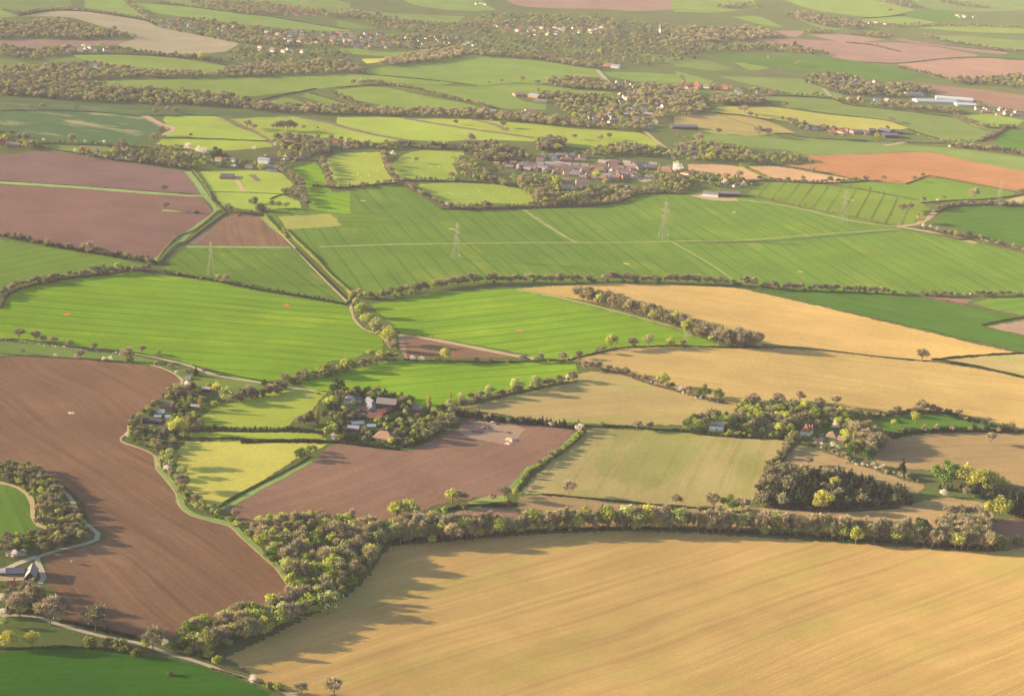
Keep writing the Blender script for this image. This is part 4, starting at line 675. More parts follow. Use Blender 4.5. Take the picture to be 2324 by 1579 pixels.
ROWS = [  # place, polyline, count, mix, height m, sideways jitter m
('in the tree belt above the golden foreground field', 'D 890 1230 1000 1220 1200 1205 1400 1196 1600 1200 1800 1212 2000 1225 2230 1243', 270, 'ttttttbttyyhts', 17, 9),
('in undergrowth of the tree belt above the foreground field', 'D 890 1236 1000 1224 1200 1208 1400 1200 1600 1205 1800 1216 2000 1230 2240 1247', 170, 'cccygecc', 4.5, 5),
('in the row between the pylon field and the golden slope', 'D 800 674 840 680 902 672 970 660 1021 650 1158 642 1278 642 1400 638', 62, 'bbbbyhc', 10, 4),
('in the thin row above the golden slope', 'D 1400 640 1530 642 1677 648 1769 657 1906 662 2008 668', 62, 'bbbhhcb', 9, 4),
('in the low hedge beyond the dark green field', 'D 2008 668 2100 670 2200 672 2340 668', 44, 'cbcbcwc', 6, 4),
('in the copse beside the golden slope', 'b1 1620 470 1750 500 1850 530 2000 570 2150 620 2324 670 b2 100 690 250 730', 85, 'bbbhyhyb', 15, 8),
('at the end of the copse beside the golden slope', 'b2 250 740 400 770 540 775', 30, 'bbbyb', 15, 12),
('on the left of the big vivid field', 'b0 0 470 60 410 200 370 420 330 700 305 880 285 1000 270', 60, 'bbchb', 7, 4),
('on the hedge between the vivid field and leftmost pylon', 'b0 1000 275 1150 300 1400 345 1650 385 1900 425 2150 475 2310 500', 60, 'ccbce', 4, 3),
('along the lower edge of the mauve field', 'b0 0 45 130 70 300 110 450 135 650 165 800 190 950 220 1040 240', 75, 'eebbec', 7, 5),
('in the dark hedge behind the farm with big barns', 'b1 700 1210 830 1245 1000 1270 1200 1290 1400 1305 1600 1325', 80, 'ddeebxwe', 7, 4),
('in the hedge under the lime paddock', 'b0 1330 1330 1500 1335 1700 1340 1900 1340 2100 1350', 46, 'xxecc', 5, 3),
('along the hedge left of the square straw field', 'b1 1640 1340 1560 1420 1450 1500 1360 1577 c1 1280 90 1190 210', 40, 'ccyyb', 4.5, 3),
('around the winding verge of the brown field', 'c0 1080 0 1110 90 1180 180 1220 260 1290 330 1400 380 1500 400 1570 450 1680 540', 38, 'cybsc', 6, 4),
('in the lower hedge beside the square straw field', 'b2 770 1400 740 1480 690 1540 c2 650 40 600 150 560 230', 46, 'bcbcb', 6, 4),
('in the scrubby row below the red roofed house', 'b2 920 1430 1050 1480 1200 1560 c2 1300 60 1400 90 1500 120 1600 150', 50, 'wccbw', 5, 5),
('along the green meadow behind the red roofed house', 'b2 1340 1250 1480 1230 1600 1220 1760 1215 1900 1260 2100 1310 2290 1350', 50, 'becbe', 5, 4),
('on the lower edge of the green meadow', 'b2 1400 1390 1500 1360 1700 1345 1900 1345 2100 1340 2324 1350', 50, 'ebce', 6, 4),
('between the straw triangle and broad straw field', 'b1 1800 940 1950 980 2150 1040 b2 0 1070 150 1125 300 1150', 36, 'bbcw', 5, 4),
('between the straw triangle and the green barn field', 'b1 790 1190 900 1165 1100 1110 1300 1060 1480 1020 1590 1000', 40, 'sbcb', 6, 5),
('along the hedge of the straw triangle and garden', 'b2 0 1340 150 1345 350 1375 550 1385 760 1390', 40, 'ecye', 5, 4),
('at the junction of fields by the sandy track', 'b1 1380 875 1500 880 1600 870 1700 830 1800 800 2000 790 2324 785', 20, 'cbc', 3.5, 3),
('in the stream row below the vivid field', 'b0 1880 1030 2000 990 2150 970 2280 950 b1 20 950 150 920 300 880 380 860', 50, 'ycbyb', 7, 6),
('in the stream row left of the barn field', 'b0 1520 1150 1600 1130 1700 1120 1800 1090 1900 1060', 34, 'bbcb', 7, 5),
('beside the winding farm track', 'b1 100 510 150 600 210 670 280 710 350 780 400 830', 22, 'yybs', 7, 4),
('by the lane under the vivid field', 'b0 0 740 300 775 600 810 850 840 1000 860', 26, 'cbw', 3, 3),
('along the village bottom hedge', 'a1 700 1382 810 1390 1050 1380 1300 1372 1650 1368 1870 1338 1980 1292 2200 1285 2324 1285', 95, 'bbchy', 7, 6),
('in the hedge round the oval pasture', 'a1 450 1230 560 1290 680 1350 790 1385', 30, 'bbcw', 6, 5),
('in the hedge above the oval pasture', 'a1 420 1205 550 1200 700 1200 850 1210 1000 1220 1140 1240', 36, 'cbcb', 5, 4),
('in the hedge of the sheep pastures', 'a1 300 1010 320 1080 350 1130 400 1200', 24, 'bbch', 7, 6),
('in the hedge under the sheep pasture', 'a1 -130 1240 0 1250 150 1245 300 1225 420 1205', 26, 'bbch', 6, 5),
('in the wide belt north of the village', 'a1 0 990 150 975 300 985 450 975 560 985 700 980 830 1000', 60, 'bebby', 9, 12),
('in the hooked hedgerow by the paddocks', 'a0 1850 1120 1950 1190 2000 1240 1990 1290 1890 1290 2010 1330 2050 1380', 48, 'bbcb', 8, 6),
('in the wood strip east of the paddocks', 'a0 2130 1060 2170 1150 2200 1250', 26, 'bbb', 8, 6),
('along the hedge above the ribbed brown wedge', 'a0 1490 1410 1600 1420 1720 1420 1780 1390', 16, 'cbc', 5, 4),
('in the double hedge of the avenue', 'a0 1290 1140 1350 1220 1400 1320 1480 1410', 40, 'ccb', 3.5, 2),
('along the field edge by the mauve soil', 'a0 520 1020 700 1060 900 1080 1250 1125', 50, 'bbey', 9, 10),
('behind the brick cottages', 'a0 0 960 150 970 260 985', 26, 'beby', 9, 14),
('along the blotchy field', 'a0 280 960 500 960 700 965 800 975 1000 985 1220 990', 40, 'bcb', 5, 8),
('on the right hedge by the sandy track', 'a2 1620 1510 1750 1540 1900 1577 b2 1950 40 2100 90 2324 150', 46, 'bbcw', 6, 6),
('above the dark green field on the right', 'a2 1740 1400 1850 1370 1950 1360 2050 1360 2200 1365 2324 1360', 44, 'bcbe', 6, 6),
('under the peach fields', 'a2 540 1190 650 1200 800 1210 1000 1215 1150 1205 1290 1195', 44, 'bcbb', 6, 5),
('in the tiny hedge between the peach fields', 'a2 440 1105 500 1130 570 1165', 16, 'yc', 4, 2),
('under the boldly ruled green field', 'a2 480 1290 600 1320 900 1385 1200 1440 1480 1490', 26, 'cb', 2.5, 3),
('in the thick hedge above the right green field', 'a2 1840 975 2000 990 2200 1010 2324 1030', 55, 'bbe', 7, 10),
('on the left hillside hedge', 'a2 1820 945 1950 945 2050 930 2150 890', 20, 'bc', 6, 5),
('by the far curving green field', 'a2 1480 860 1600 890 1750 930 1820 945', 16, 'cw', 4, 4),
('beside the striped yellowish field', 'a2 660 800 760 810 850 860 1000 860 1100 870', 40, 'bbye', 8, 10),
('on the hedge by the striped yellowish field', 'a2 0 900 100 930 200 955 300 975', 18, 'wcb', 5, 5),
('along the stream under the pale wedge', 'a1 300 560 500 600 700 650 900 690 1050 740', 60, 'bbby', 7, 6),
('along the second stream row', 'a1 -20 630 100 680 200 720', 16, 'bb', 7, 6),
('in the row on the ridge', 'a1 110 560 200 555 290 560', 16, 'hb', 8, 10),
('beside the spire village field', 'a1 2200 760 2324 780 a2 100 770 200 745', 14, 'bb', 8, 6),
('in the row by the roadside cottages', 'a0 350 345 500 345 700 345 850 345 1000 365 1300 390 1500 420', 60, 'bebyb', 9, 16),
('in the far top left hedge', 'a0 130 105 300 70 480 72 620 85 900 125 1000 150', 50, 'bb', 7, 8),
('in the far left corner hedge', 'a0 0 65 130 105', 8, 'b', 6, 5),
('beside the far green slope', 'a0 830 10 900 60 980 130', 22, 'bhb', 8, 8),
('on the far town green slope', 'a0 1050 20 1300 50 1600 90 1800 110', 22, 'b', 6, 8),
('on the right hill hedge line', 'a2 1640 240 1800 280 2000 310 2200 345 2324 350', 40, 'bb', 8, 10),
('on the far pink field hedge', 'a2 1140 290 1300 300 1420 330', 14, 'b', 5, 6),
('below the pink far fields', 'a2 1500 450 1650 490 1780 515', 20, 'b', 7, 8),
('on the hedge above the far yellow field', 'a2 300 710 480 770 700 800', 10, 'c', 3, 3),
('on the hedge by the small right field', 'a2 1850 770 1980 820 2100 850 2260 850', 30, 'bb', 7, 8),
]
WOODS = [  # place, polygon, spacing m, mix, height m
('in the wood between the brown and golden fields', 'D 560 1197 600 1195 700 1190 752 1192 800 1197 850 1200 885 1215 880 1238 865 1262 840 1298 790 1346 720 1386 640 1428 560 1462 515 1480 480 1482 425 1470 400 1452 440 1430 533 1406 640 1380 662 1350 640 1310 600 1255', 7.2, 'bbthtyyyyssgo', 15.5),
('in the tree tongue above the dark soil plot', 'c1 300 560 420 450 560 420 640 440 700 470 900 480 1100 500 1240 500 900 545 500 575', 7.5, 'bbbhhyc', 14),
('in the hillside wood at the left edge', 'c0 -40 30 100 50 300 125 400 190 425 330 500 380 540 440 590 480 600 510 480 590 250 640 60 640 -40 640 -40 565 60 550 150 520 290 490 270 450 235 390 235 330 205 250 150 200 60 165 -40 150', 6.3, 'bbhhbyycg', 8),
('in the dark conifer wood', 'c2 640 330 590 270 680 150 850 120 1100 100 1280 160 1520 230 1560 310 1300 330 1100 350 900 345', 6.0, 'dddedddbxe', 11),
('in the corner wood beside the red soil', 'c2 1700 590 1720 500 1830 400 1900 375 2050 420 2110 480 2060 580 1950 610', 7, 'bbbbey', 14),
('in the scrub left of the conifer wood', 'c2 560 330 570 230 640 100 700 60 740 90 650 200 620 330', 7, 'bbcb', 9),
('in the gardens around the big barns', 'b1 -10 1120 60 1090 200 1085 400 1110 470 1150 560 1215 620 1240 700 1220 830 1260 760 1340 600 1400 500 1440 420 1450 100 1410 -60 1405 -100 1340 -60 1280 -90 1180', 6.3, 'deebyygsdcbe', 9),
('in the hedge below the big barns', 'f 0 1290 400 1330 800 1400 1200 1460 1500 1470 1800 1380 1780 1350 1400 1420 1100 1400 700 1340 300 1290 0 1260', 5, 'eceg', 4),
('around the smallholding sheds', 'b0 860 1290 1000 1200 1100 1110 1180 1040 1260 1060 1340 1100 1400 1160 1330 1230 1340 1330 1240 1400 1150 1430 1130 1500 1020 1480 950 1440 850 1390', 7.5, 'ybecygbb', 8),
('in the gardens around the two white houses', 'b2 450 1170 720 1185 850 1200 1000 1220 1230 1265 1180 1310 960 1340 800 1375 420 1345 160 1335 90 1300 250 1265 400 1240', 9.5, 'ybbyybsge', 11.5),
('in the wood right of the red roofed house', 'b2 1150 1310 1300 1350 1410 1380 1400 1450 1270 1530 1160 1500 1110 1420', 7.2, 'bbbyyhg', 12),
('by the dark conifers at the right edge', 'c2 1720 200 1900 190 2100 230 2324 230 2324 300 2100 290 1900 250', 8, 'bdbc', 8),
('round the red cottage', 'c0 20 1060 40 920 180 860 290 870 260 1000 160 1060', 8, 'beb', 9),
('behind the lane with yellow trees', 'c0 1100 1290 1200 1230 1300 1240 1400 1300 1420 1370 1300 1330', 7, 'gybc', 9),
('in the village wood west', 'a1 850 985 1000 965 1150 1000 1270 1060 1100 1080 960 1085 860 1030', 10, 'bbbe', 11),
('beside the village west wood', 'a1 770 1075 860 1060 960 1140 1010 1190 1140 1240 1000 1215 820 1185 780 1120', 10, 'bbyb', 9),
('in front of the village roofs', 'a1 1150 1190 1350 1110 1420 1190 1480 1250 1640 1260 1700 1300 1650 1365 1330 1370 1240 1280', 10, 'bbbyy', 11),
('in scrub between village and pylon field', 'a1 1650 1300 1720 1250 1830 1250 2000 1250 2200 1262 2000 1285 1870 1330 1650 1365', 11, 'bcyb', 7),
('in the trees east of the village', 'a1 2080 1160 2200 1190 2324 1200 2324 1275 2200 1270 2100 1200', 11, 'bygb', 9),
('in the trees north of the village', 'a1 1690 1010 1900 965 2180 1005 2190 1050 1900 1035 1700 1060', 12, 'bbby', 9),
('in the dark trees north of the village', 'a1 1320 950 1510 950 1500 1010 1330 1010', 9, 'bbe', 12),
('between the village rows', 'a1 1280 1030 1700 1020 1680 1080 1300 1080', 16, 'bey', 6),
('among the village roofs', 'a1 1000 1100 1400 1090 1800 1120 2200 1140 2000 1200 1600 1180 1200 1150', 21, 'byegb', 6),
('in the woods right of the village', 'a2 0 970 160 955 300 965 480 1000 520 1050 560 1085 300 1072 100 1075 0 1055', 11, 'bbyy', 9),
('in the woods above the peach field', 'a2 480 1035 700 1030 920 1062 930 1085 700 1095 560 1095', 12, 'bbcy', 8),
('around the grey farm sheds', 'a2 -20 1150 200 1180 500 1190 540 1230 480 1250 260 1240 -20 1262', 13, 'bbecy', 8),
('in the lower left of the peach field', 'a2 -200 1120 0 1180 0 1260 -150 1270', 14, 'bby', 7),
('among the cottages by the mauve field', 'a0 700 1020 800 990 1000 1000 1300 1040 1500 1080 1850 1090 1850 1130 1500 1120 1250 1125 1000 1085 800 1065', 14, 'bbeyg', 8.5),
('in the big wood corner by the white barn', 'a0 1820 930 1950 915 2140 940 2200 1010 2100 1045 1860 1010', 11, 'bbbbw', 10),
('among the houses right of the white barn', 'a0 1850 1020 2100 1040 1900 1110 1850 1130', 13, 'bby', 8),
('in the red brick hamlet', 'a0 2200 930 2324 940 a1 150 970 130 1000 0 1010 a0 2150 1040', 14, 'bbey', 9),
('at the left edge cottages', 'a0 -40 900 80 900 260 960 250 1000 0 1005 -40 1010', 14, 'bbey', 9),
('on the long dark ridge wood', 'a0 -40 530 300 545 480 560 600 572 900 600 1250 620 1500 650 1660 672 1640 722 1400 712 1000 697 700 688 400 664 -40 636', 12, 'bbbbybe', 10),
('in the stream wood below the ridge', 'a0 1640 700 1760 705 1900 710 2324 718 a1 200 735 600 745 1000 752 1300 775 1600 815 1740 862 1500 850 1300 825 1000 798 500 776 a0 2324 768 2000 762 1600 732', 12, 'bbbh', 9),
('in the woods behind the long pale field', 'a0 -40 460 250 455 450 445 600 425 700 440 900 475 1200 490 1480 495 1600 445 1900 415 2324 420 a1 200 480 210 492 a0 2324 492 1700 514 1200 522 700 524 500 548 300 535 -40 520', 14, 'bbbyhb', 9),
('in the left distance woods', 'a0 -40 140 130 175 230 160 350 130 480 150 640 205 760 215 870 250 500 265 200 255 -40 268', 13, 'bybbe', 9),
('in the woods below the mauve distance field', 'a0 -40 305 200 335 480 315 540 350 400 375 260 400 180 400 -40 378', 14, 'bbyb', 8),
('in the scattered gardens near the cottages', 'a0 1500 380 1650 310 1900 345 2324 340 2324 395 1850 400 1650 430 1500 425', 22, 'bye', 8),
('in the hazy town gardens', 'a0 1000 150 1300 130 1500 165 1800 200 2324 235 a1 0 230 400 245 800 255 980 275 850 325 600 335 300 320 0 318 a0 2324 312 1900 322 1600 295 1250 235 1050 185', 17, 'bbeby', 9),
('on the hazy slope above the town', 'a0 1220 -20 1800 30 2000 60 2324 100 a1 300 110 a0 2324 130 2000 110 1600 95 1300 50', 20, 'bb', 9),
('in the tan hilltop wood', 'a1 270 435 340 405 550 360 830 330 840 382 700 408 500 430 340 445', 12, 'hh', 9),
('in the great hazy wood', 'a1 -20 60 300 110 500 150 850 160 1000 100 1700 110 2324 190 a2 450 195 620 225 540 262 0 275 a1 2324 400 2000 445 1780 450 1500 400 1300 372 850 335 1000 262 900 235 400 218 250 195', 27, 'bbbbye', 9),
('in the tree line over the wide pale field', 'a1 850 345 1300 378 1500 405 1740 452 1720 468 1300 400 850 372', 13, 'bb', 9),
('in the wood behind the lone trees', 'a1 1400 535 1750 540 1860 590 1840 612 1500 592 1390 565', 12, 'bb', 10),
('in the wood left of the spire village', 'a1 1320 625 1850 650 1960 700 1850 730 1500 700 1400 660', 13, 'bbye', 9),
('among the houses of the pale village', 'a1 1440 715 1850 735 2000 705 2200 765 2060 870 1750 862 1620 810', 14, 'bbyyh', 9),
('in the broad wood right of the pale village', 'a1 1860 575 2100 570 2324 600 a2 130 605 225 755 0 762 a1 2200 740 2000 695 1860 640', 13, 'bbbh', 9),
('in the round wood by the yellowish field', 'a2 245 692 270 650 570 658 615 695 500 705 350 705', 11, 'bbb', 11),
('in the upright trees by the far houses', 'a2 60 565 250 575 380 600 560 600 700 620 1040 645 1000 655 700 635 300 605 80 600', 17, 'beyb', 8),
('in the woods under the dark far field', 'a2 870 515 1000 500 1200 515 1300 570 1600 575 1740 615 1500 652 1060 628 1020 590 880 555', 13, 'bbe', 9),
('in the woods before the glasshouses', 'a2 1050 660 1300 690 1700 700 2000 745 1850 762 1500 728 1100 685', 13, 'bb', 8),
('in the right far wood', 'a2 1780 535 2340 500 2340 600 2100 565 1900 565', 15, 'bbe', 9),
('on the hazy centre right hill', 'a2 -20 200 450 190 620 210 700 255 540 272 -20 295', 18, 'bbh', 10),
('below the hazy centre right hill', 'a2 -20 300 680 300 1000 345 1045 375 650 345 300 345 -20 385', 20, 'bbe', 9),
('in hedges on the far hill', 'a2 700 100 850 90 1230 155 1260 195 1000 185 760 120', 16, 'b', 9),
('beyond the small far pink field', 'a2 850 230 1400 230 1450 265 900 205', 16, 'b', 8),
('in the rounded far wood', 'a2 260 55 530 25 420 65', 14, 'b', 9),
('on the far top hedge', 'a2 1250 -10 1500 0 1650 55 1500 52', 16, 'b', 8),
('in the far top right woods', 'a2 1700 -10 2100 50 2050 62 1800 30', 18, 'b', 8),
('along the far right hillside', 'a2 1280 165 1620 165 2324 185 2324 192 1640 182 1300 182', 18, 'b', 7),
('in the gardens by the right glasshouses', 'a2 2000 690 2290 740 2324 790 2100 760 1980 720', 22, 'by', 6),
('round the farm sheds on the pale slope', 'a1 1330 610 1480 625 1400 680 1330 650', 14, 'by', 7),
]
# ------------------------------------------------------------------ buildings
W_white = surf_mat('white_wall', (.80, .77, .70), .85, var=.08); W_cream = surf_mat('cream_wall', (.60, .50, .36), .85, var=.12)
W_brick = surf_mat('brick_wall', (.30, .15, .10), .9, var=.25, scale=2); W_dark = surf_mat('tarred_wall', (.035, .028, .026), .85, var=.3, scale=3)
W_wood = surf_mat('wood_wall', (.11, .075, .055), .9, var=.3, scale=2, stretch=(6, 6, .3)); W_grey = surf_mat('grey_wall', (.32, .31, .30), .8, var=.15)
R_red = surf_mat('red_tile', (.24, .08, .042), .85, var=.3, scale=1.5); R_brown = surf_mat('brown_tile', (.21, .135, .095), .9, var=.3, scale=1.2)
R_maroon = surf_mat('maroon_tile', (.20, .075, .06), .85, var=.3, scale=1.5); R_slate = surf_mat('slate', (.12, .12, .145), .9, var=.25, scale=1.2)
R_grey = surf_mat('grey_sheet', (.20, .175, .165), .9, var=.2, scale=.6); R_pale = surf_mat('pale_sheet', (.27, .28, .30), .8, var=.2, scale=.6, spec=.1)
R_dark = surf_mat('dark_sheet', (.07, .065, .065), .7, var=.3, scale=.8); R_vill = surf_mat('plum_tile', (.24, .20, .19), .85, var=.3, scale=1.0)
R_tan = surf_mat('tan_tile', (.24, .145, .095), .9, var=.25, scale=1.0)
M_glass = surf_mat('window_glass', (.03, .035, .045), .15, var=.1, spec=.6); M_frame = surf_mat('window_frame', (.7, .7, .68), .6, var=.05)
M_brk = surf_mat('chimney_brick', (.38, .20, .12), .9, var=.2, scale=3); M_gh = surf_mat('glasshouse_skin', (.42, .43, .44), .6, var=.08, scale=.3)
M_door = surf_mat('door_mat', (.08, .07, .07), .7, var=.2)
HP = []      # footprints: (x, y, radius, survey x, survey y, half width in survey px)
def boxv(V, F, x0, x1, y0, y1, z0, z1):
    n = len(V); V += [(x0, y0, z0), (x1, y0, z0), (x1, y1, z0), (x0, y1, z0), (x0, y0, z1), (x1, y0, z1), (x1, y1, z1), (x0, y1, z1)]
    F += [(n, n + 3, n + 2, n + 1), (n + 4, n + 5, n + 6, n + 7), (n, n + 1, n + 5, n + 4), (n + 1, n + 2, n + 6, n + 5), (n + 2, n + 3, n + 7, n + 6), (n + 3, n, n + 4, n + 7)]
def me_py(name, V, F, mat):
    me = bpy.data.meshes.new(name); me.from_pydata(V, [], F); me.materials.append(mat); me.update(); return me
def wall_mesh(L, W, h, hr, hip):
    a, b = L / 2, W / 2; V = [(-a, -b, -1), (a, -b, -1), (a, b, -1), (-a, b, -1), (-a, -b, h), (a, -b, h), (a, b, h), (-a, b, h)]
    F = [(0, 1, 5, 4), (2, 3, 7, 6)]
    if hip: F += [(1, 2, 6, 5), (3, 0, 4, 7)]
    else: V += [(a, 0, hr - .12), (-a, 0, hr - .12)]; F += [(1, 2, 6, 8, 5), (3, 0, 4, 9, 7)]
    return V, F
def roof_mesh(L, W, h, hr, hip, o=.45):
    a, b = L / 2 + o, W / 2 + o; ze = h - o * (hr - h) / (W / 2) + .06; r = max(a - b, .15) if hip else a
    V = []; F = []
    for dz in (0, -.16):
        V += [(-a, -b, ze + dz), (a, -b, ze + dz), (a, b, ze + dz), (-a, b, ze + dz), (-r, 0, hr + dz), (r, 0, hr + dz)]
    t = [(0, 1, 5, 4), (2, 3, 4, 5)]
    if hip: t += [(1, 2, 5), (3, 0, 4)]
    F += t + [tuple(i + 6 for i in f[::-1]) for f in t]
    rim = [(0, 1), (1, 2), (2, 3), (3, 0)] if hip else [(0, 1), (1, 5), (5, 2), (2, 3), (3, 4), (4, 0)]
    F += [(i, i + 6, j + 6, j) for i, j in rim]
    return V, F
def mono_mesh(L, W, h, hr, o=.3):
    a, b = L / 2 + o, W / 2 + o; V = []
    for dz in (.05, -.12): V += [(-a, -b, h + dz), (a, -b, h + dz), (a, b, hr + dz), (-a, b, hr + dz)]
    return V, [(0, 1, 2, 3), (7, 6, 5, 4), (0, 4, 5, 1), (1, 5, 6, 2), (2, 6, 7, 3), (3, 7, 4, 0)]
def building(name, label, cat, s, W, h, wall, roof, rise=None, hip=False, front=False, chim=(), win=None, doors=(), group=None, mono=False, bands=None):
    A, B = P(s); a, b = G(*A), G(*B); L = math.dist(a, b); u = ((b[0] - a[0]) / L, (b[1] - a[1]) / L); v = (-u[1], u[0])
    if v[1] < 0: v = (-v[0], -v[1])
    cx, cy = (a[0] + b[0]) / 2 + v[0] * W / 2, (a[1] + b[1]) / 2 + v[1] * W / 2; rz = math.atan2(u[1], u[0])
    HP.append((cx, cy, max(L, W) * .48 + 1.0, (A[0] + B[0]) / 2, (A[1] + B[1]) / 2, abs(B[0] - A[0]) * .5))
    Lx, Wx = L, W
    if front: rz += math.pi / 2; Lx, Wx = W, L
    hr = h + (rise if rise is not None else Wx * .42)
    root = empty(name, (cx, cy, H(cx, cy)), rz); tag(root, label, cat, group)
    if mono:
        V, F = wall_mesh(Lx, Wx, h - .1, h, True)
        V[6] = (V[6][0], V[6][1], hr - .1); V[7] = (V[7][0], V[7][1], hr - .1)
        link_mesh('wall', me_py('wall', V, F, wall), root); V, F = mono_mesh(Lx, Wx, h, hr)
    else:
        V, F = wall_mesh(Lx, Wx, h, hr, hip); link_mesh('wall', me_py('wall', V, F, wall), root); V, F = roof_mesh(Lx, Wx, h, hr, hip)
    ro = link_mesh('roof', me_py('roof', V, F, roof), root)
    for (tx, ty, hh) in chim:
        V = []; F = []; x, y = tx * Lx / 2, ty * Wx / 2; boxv(V, F, x - .45, x + .45, y - .35, y + .35, h, hr + hh); boxv(V, F, x - .52, x + .52, y - .42, y + .42, hr + hh, hr + hh + .15)
        for q in (-.2, .2): boxv(V, F, x + q - .1, x + q + .1, y - .1, y + .1, hr + hh + .15, hr + hh + .5)
        link_mesh('chimney', me_py('chimney', V, F, M_brk), ro)
    if win:
        for side, n, zs, ww, wh in win:
            for z in zs:
                for k in range(n):
                    t = -.5 + (k + .5) / n; V = []; F = []; V2 = []; F2 = []
                    if side == 'f': c = (t * L, -W / 2); e = (1, 0)
                    elif side == 'r': c = (L / 2, t * W); e = (0, 1)
                    else: c = (-L / 2, t * W); e = (0, 1)
                    if front: c = (c[1], -c[0]); e = (e[1], e[0])
                    dx, dy = (ww / 2, .05) if e[0] else (.05, ww / 2); fx, fy = (ww / 2 + .1, .03) if e[0] else (.03, ww / 2 + .1)
                    boxv(V2, F2, c[0] - fx, c[0] + fx, c[1] - fy, c[1] + fy, z - .1, z + wh + .1)
                    boxv(V, F, c[0] - dx, c[0] + dx, c[1] - dy, c[1] + dy, z, z + wh)
                    wo = link_mesh('window', me_py('frame', V2, F2, M_frame), root); link_mesh('pane', me_py('pane', V, F, M_glass), wo)
    for (t, ww, wh) in doors:
        V = []; F = []; c = t * L / 2
        if front: boxv(V, F, -W / 2 - .06, -W / 2 + .04, -c - ww / 2, -c + ww / 2, -.2, wh)
        else: boxv(V, F, c - ww / 2, c + ww / 2, -W / 2 - .06, -W / 2 + .04, -.2, wh)
        link_mesh('door', me_py('door', V, F, M_door), root)
    return root
HF = 'farmhouse'
building('farmhouse', 'white two storey farmhouse with grey hipped roof near the big barns', 'house', 'f 105 440 345 458', 8.5, 5.2, W_white, R_slate, 2.2, True, chim=((0, .1, .6), (.6, -.2, .4)), win=(('f', 3, (.8, 3.5), .7, 1.0), ('r', 2, (.8, 3.4), .7, .9)), doors=((0, 1.1, 2.1),))
building('farm_outbuilding', 'cream back wing adjoining the white farmhouse with hipped roof', 'building', 'f 400 415 510 398', 6, 3.4, W_cream, R_slate, 2.0)
building('barn', 'huge dark walled barn with long grey brown roof', 'barn', 'f 835 545 1285 590', 12, 6.2, W_dark, R_grey, 4.0, doors=((-.1, 4.0, 4.6),))
building('barn', 'grey gabled cart barn with dark open front between red roofed wings', 'barn', 'f 640 655 850 655', 12, 4.0, W_grey, R_slate, 3.6, front=True, doors=((.1, 3.4, 3.6),))
building('barn', 'grey link roof reaching up behind the open fronted cart barn', 'barn', 'f 700 520 840 500', 12, 4.2, W_grey, R_slate, 3.2, front=True)
building('stable', 'low red tiled wing left of the cart barn', 'stable', 'f 465 610 635 660', 7, 2.6, W_dark, R_maroon, 2.6, doors=((-.2, 3, 2.2), (.5, 2.5, 2.2)))
building('stable', 'orange red tiled wing right of the cart barn', 'stable', 'f 860 690 1050 700', 7, 2.8, W_wood, R_red, 2.8, doors=((0, 2, 2.1),))
building('stable', 'diagonal red tiled wing under the huge dark barn', 'stable', 'f 1060 690 1225 610', 7, 2.8, W_dark, R_maroon, 2.6)
building('cottage', 'maroon roofed cottage with black gable and two skylights', 'house', 'f 640 800 965 830', 8, 2.8, W_dark, R_maroon, 4.0, win=(('f', 3, (.8,), 1.1, 1.0),))
building('bungalow', 'grey roofed bungalow with chimney beside the tall golden poplar', 'house', 'f 1600 605 1880 640', 9, 2.7, W_brick, R_grey, 2.6, chim=((.2, 0, .5),), win=(('f', 4, (.8,), 1.2, 1.0),))
building('shed', 'open shed with pale metal roof nearest the gardens edge', 'shed', 'f 150 1075 420 1095', 9, 3.4, W_wood, R_pale, 1.2)
building('shed', 'shed with shiny white sloping roof above the pale metal one', 'shed', 'f 300 985 560 960', 8, 3.2, W_brick, R_pale, 1.6)
building('polytunnel', 'white covered tunnel behind the hipped brown barn', 'tunnel', 'f 635 985 830 985', 5, 1.4, M_gh, M_gh, 1.4)
building('barn', 'great brown barn with hipped tan roof above the trimmed hedge', 'barn', 'f 745 1290 1195 1375', 13, 4.2, W_dark, R_tan, 5.4, True, doors=((-.5, 3.2, 3.2), (.1, 3.4, 3.4)))
building('white_house', 'tall white house with red hipped roof and three chimneys', 'house', 'g 535 625 795 690', 13, 5.6, W_white, R_red, 3.6, True, chim=((-.5, .2, .9), (.4, .3, .9), (.8, .8, .6)), win=(('f', 3, (.9, 3.7), .7, 1.0), ('r', 4, (.9, 3.7), .7, 1.0)), doors=((0, 1.1, 2.1),))
building('barn', 'hipped old tiled barn beside the tall white house', 'barn', 'g 1330 740 1650 800', 11, 3.2, W_wood, R_brown, 4.6, True, doors=((-.3, 3, 2.8),))
building('shed', 'brown shed under trees right of the hipped old barn', 'shed', 'g 1680 830 1900 880', 8, 3, W_wood, R_brown, 3)
building('cottage', 'long white cottage with slate roof behind the straw square', 'house', 'b2 238 1334 328 1340', 6.5, 5.0, W_white, R_slate, 2.4, win=(('f', 4, (.9, 3.4), .6, .8),), doors=((0, 1.1, 2.1),), chim=((-.7, 0, .6), (.7, 0, .6)))
building('barn', 'slate roofed long barn with a row of pale windows', 'barn', 'h 205 545 835 550', 7.5, 2.6, W_brick, R_slate, 2.6, win=(('f', 13, (.7,), 1.1, 1.3),))
building('barn', 'steep gabled dark brick barn facing the foreground', 'barn', 'h 872 712 1248 715', 15, 2.8, W_dark, R_grey, 4.6, front=True)
building('shed', 'glass roofed lean-to at the left picture edge', 'shed', 'h -120 540 203 540', 5, 2.6, W_wood, R_pale, .8)
building('cottage', 'red roofed cottage with a very tall chimney below the slate barn', 'house', 'h 250 1050 520 1050', 7, 3.2, W_brick, R_maroon, 3.0, chim=((.8, .3, 2.4),), win=(('f', 3, (.9,), 1, 1.1),))
building('shed', 'little orange roofed shed among the lower left blossom', 'shed', 'h 175 1290 250 1300', 4, 2.6, W_brick, R_red, 1.4)
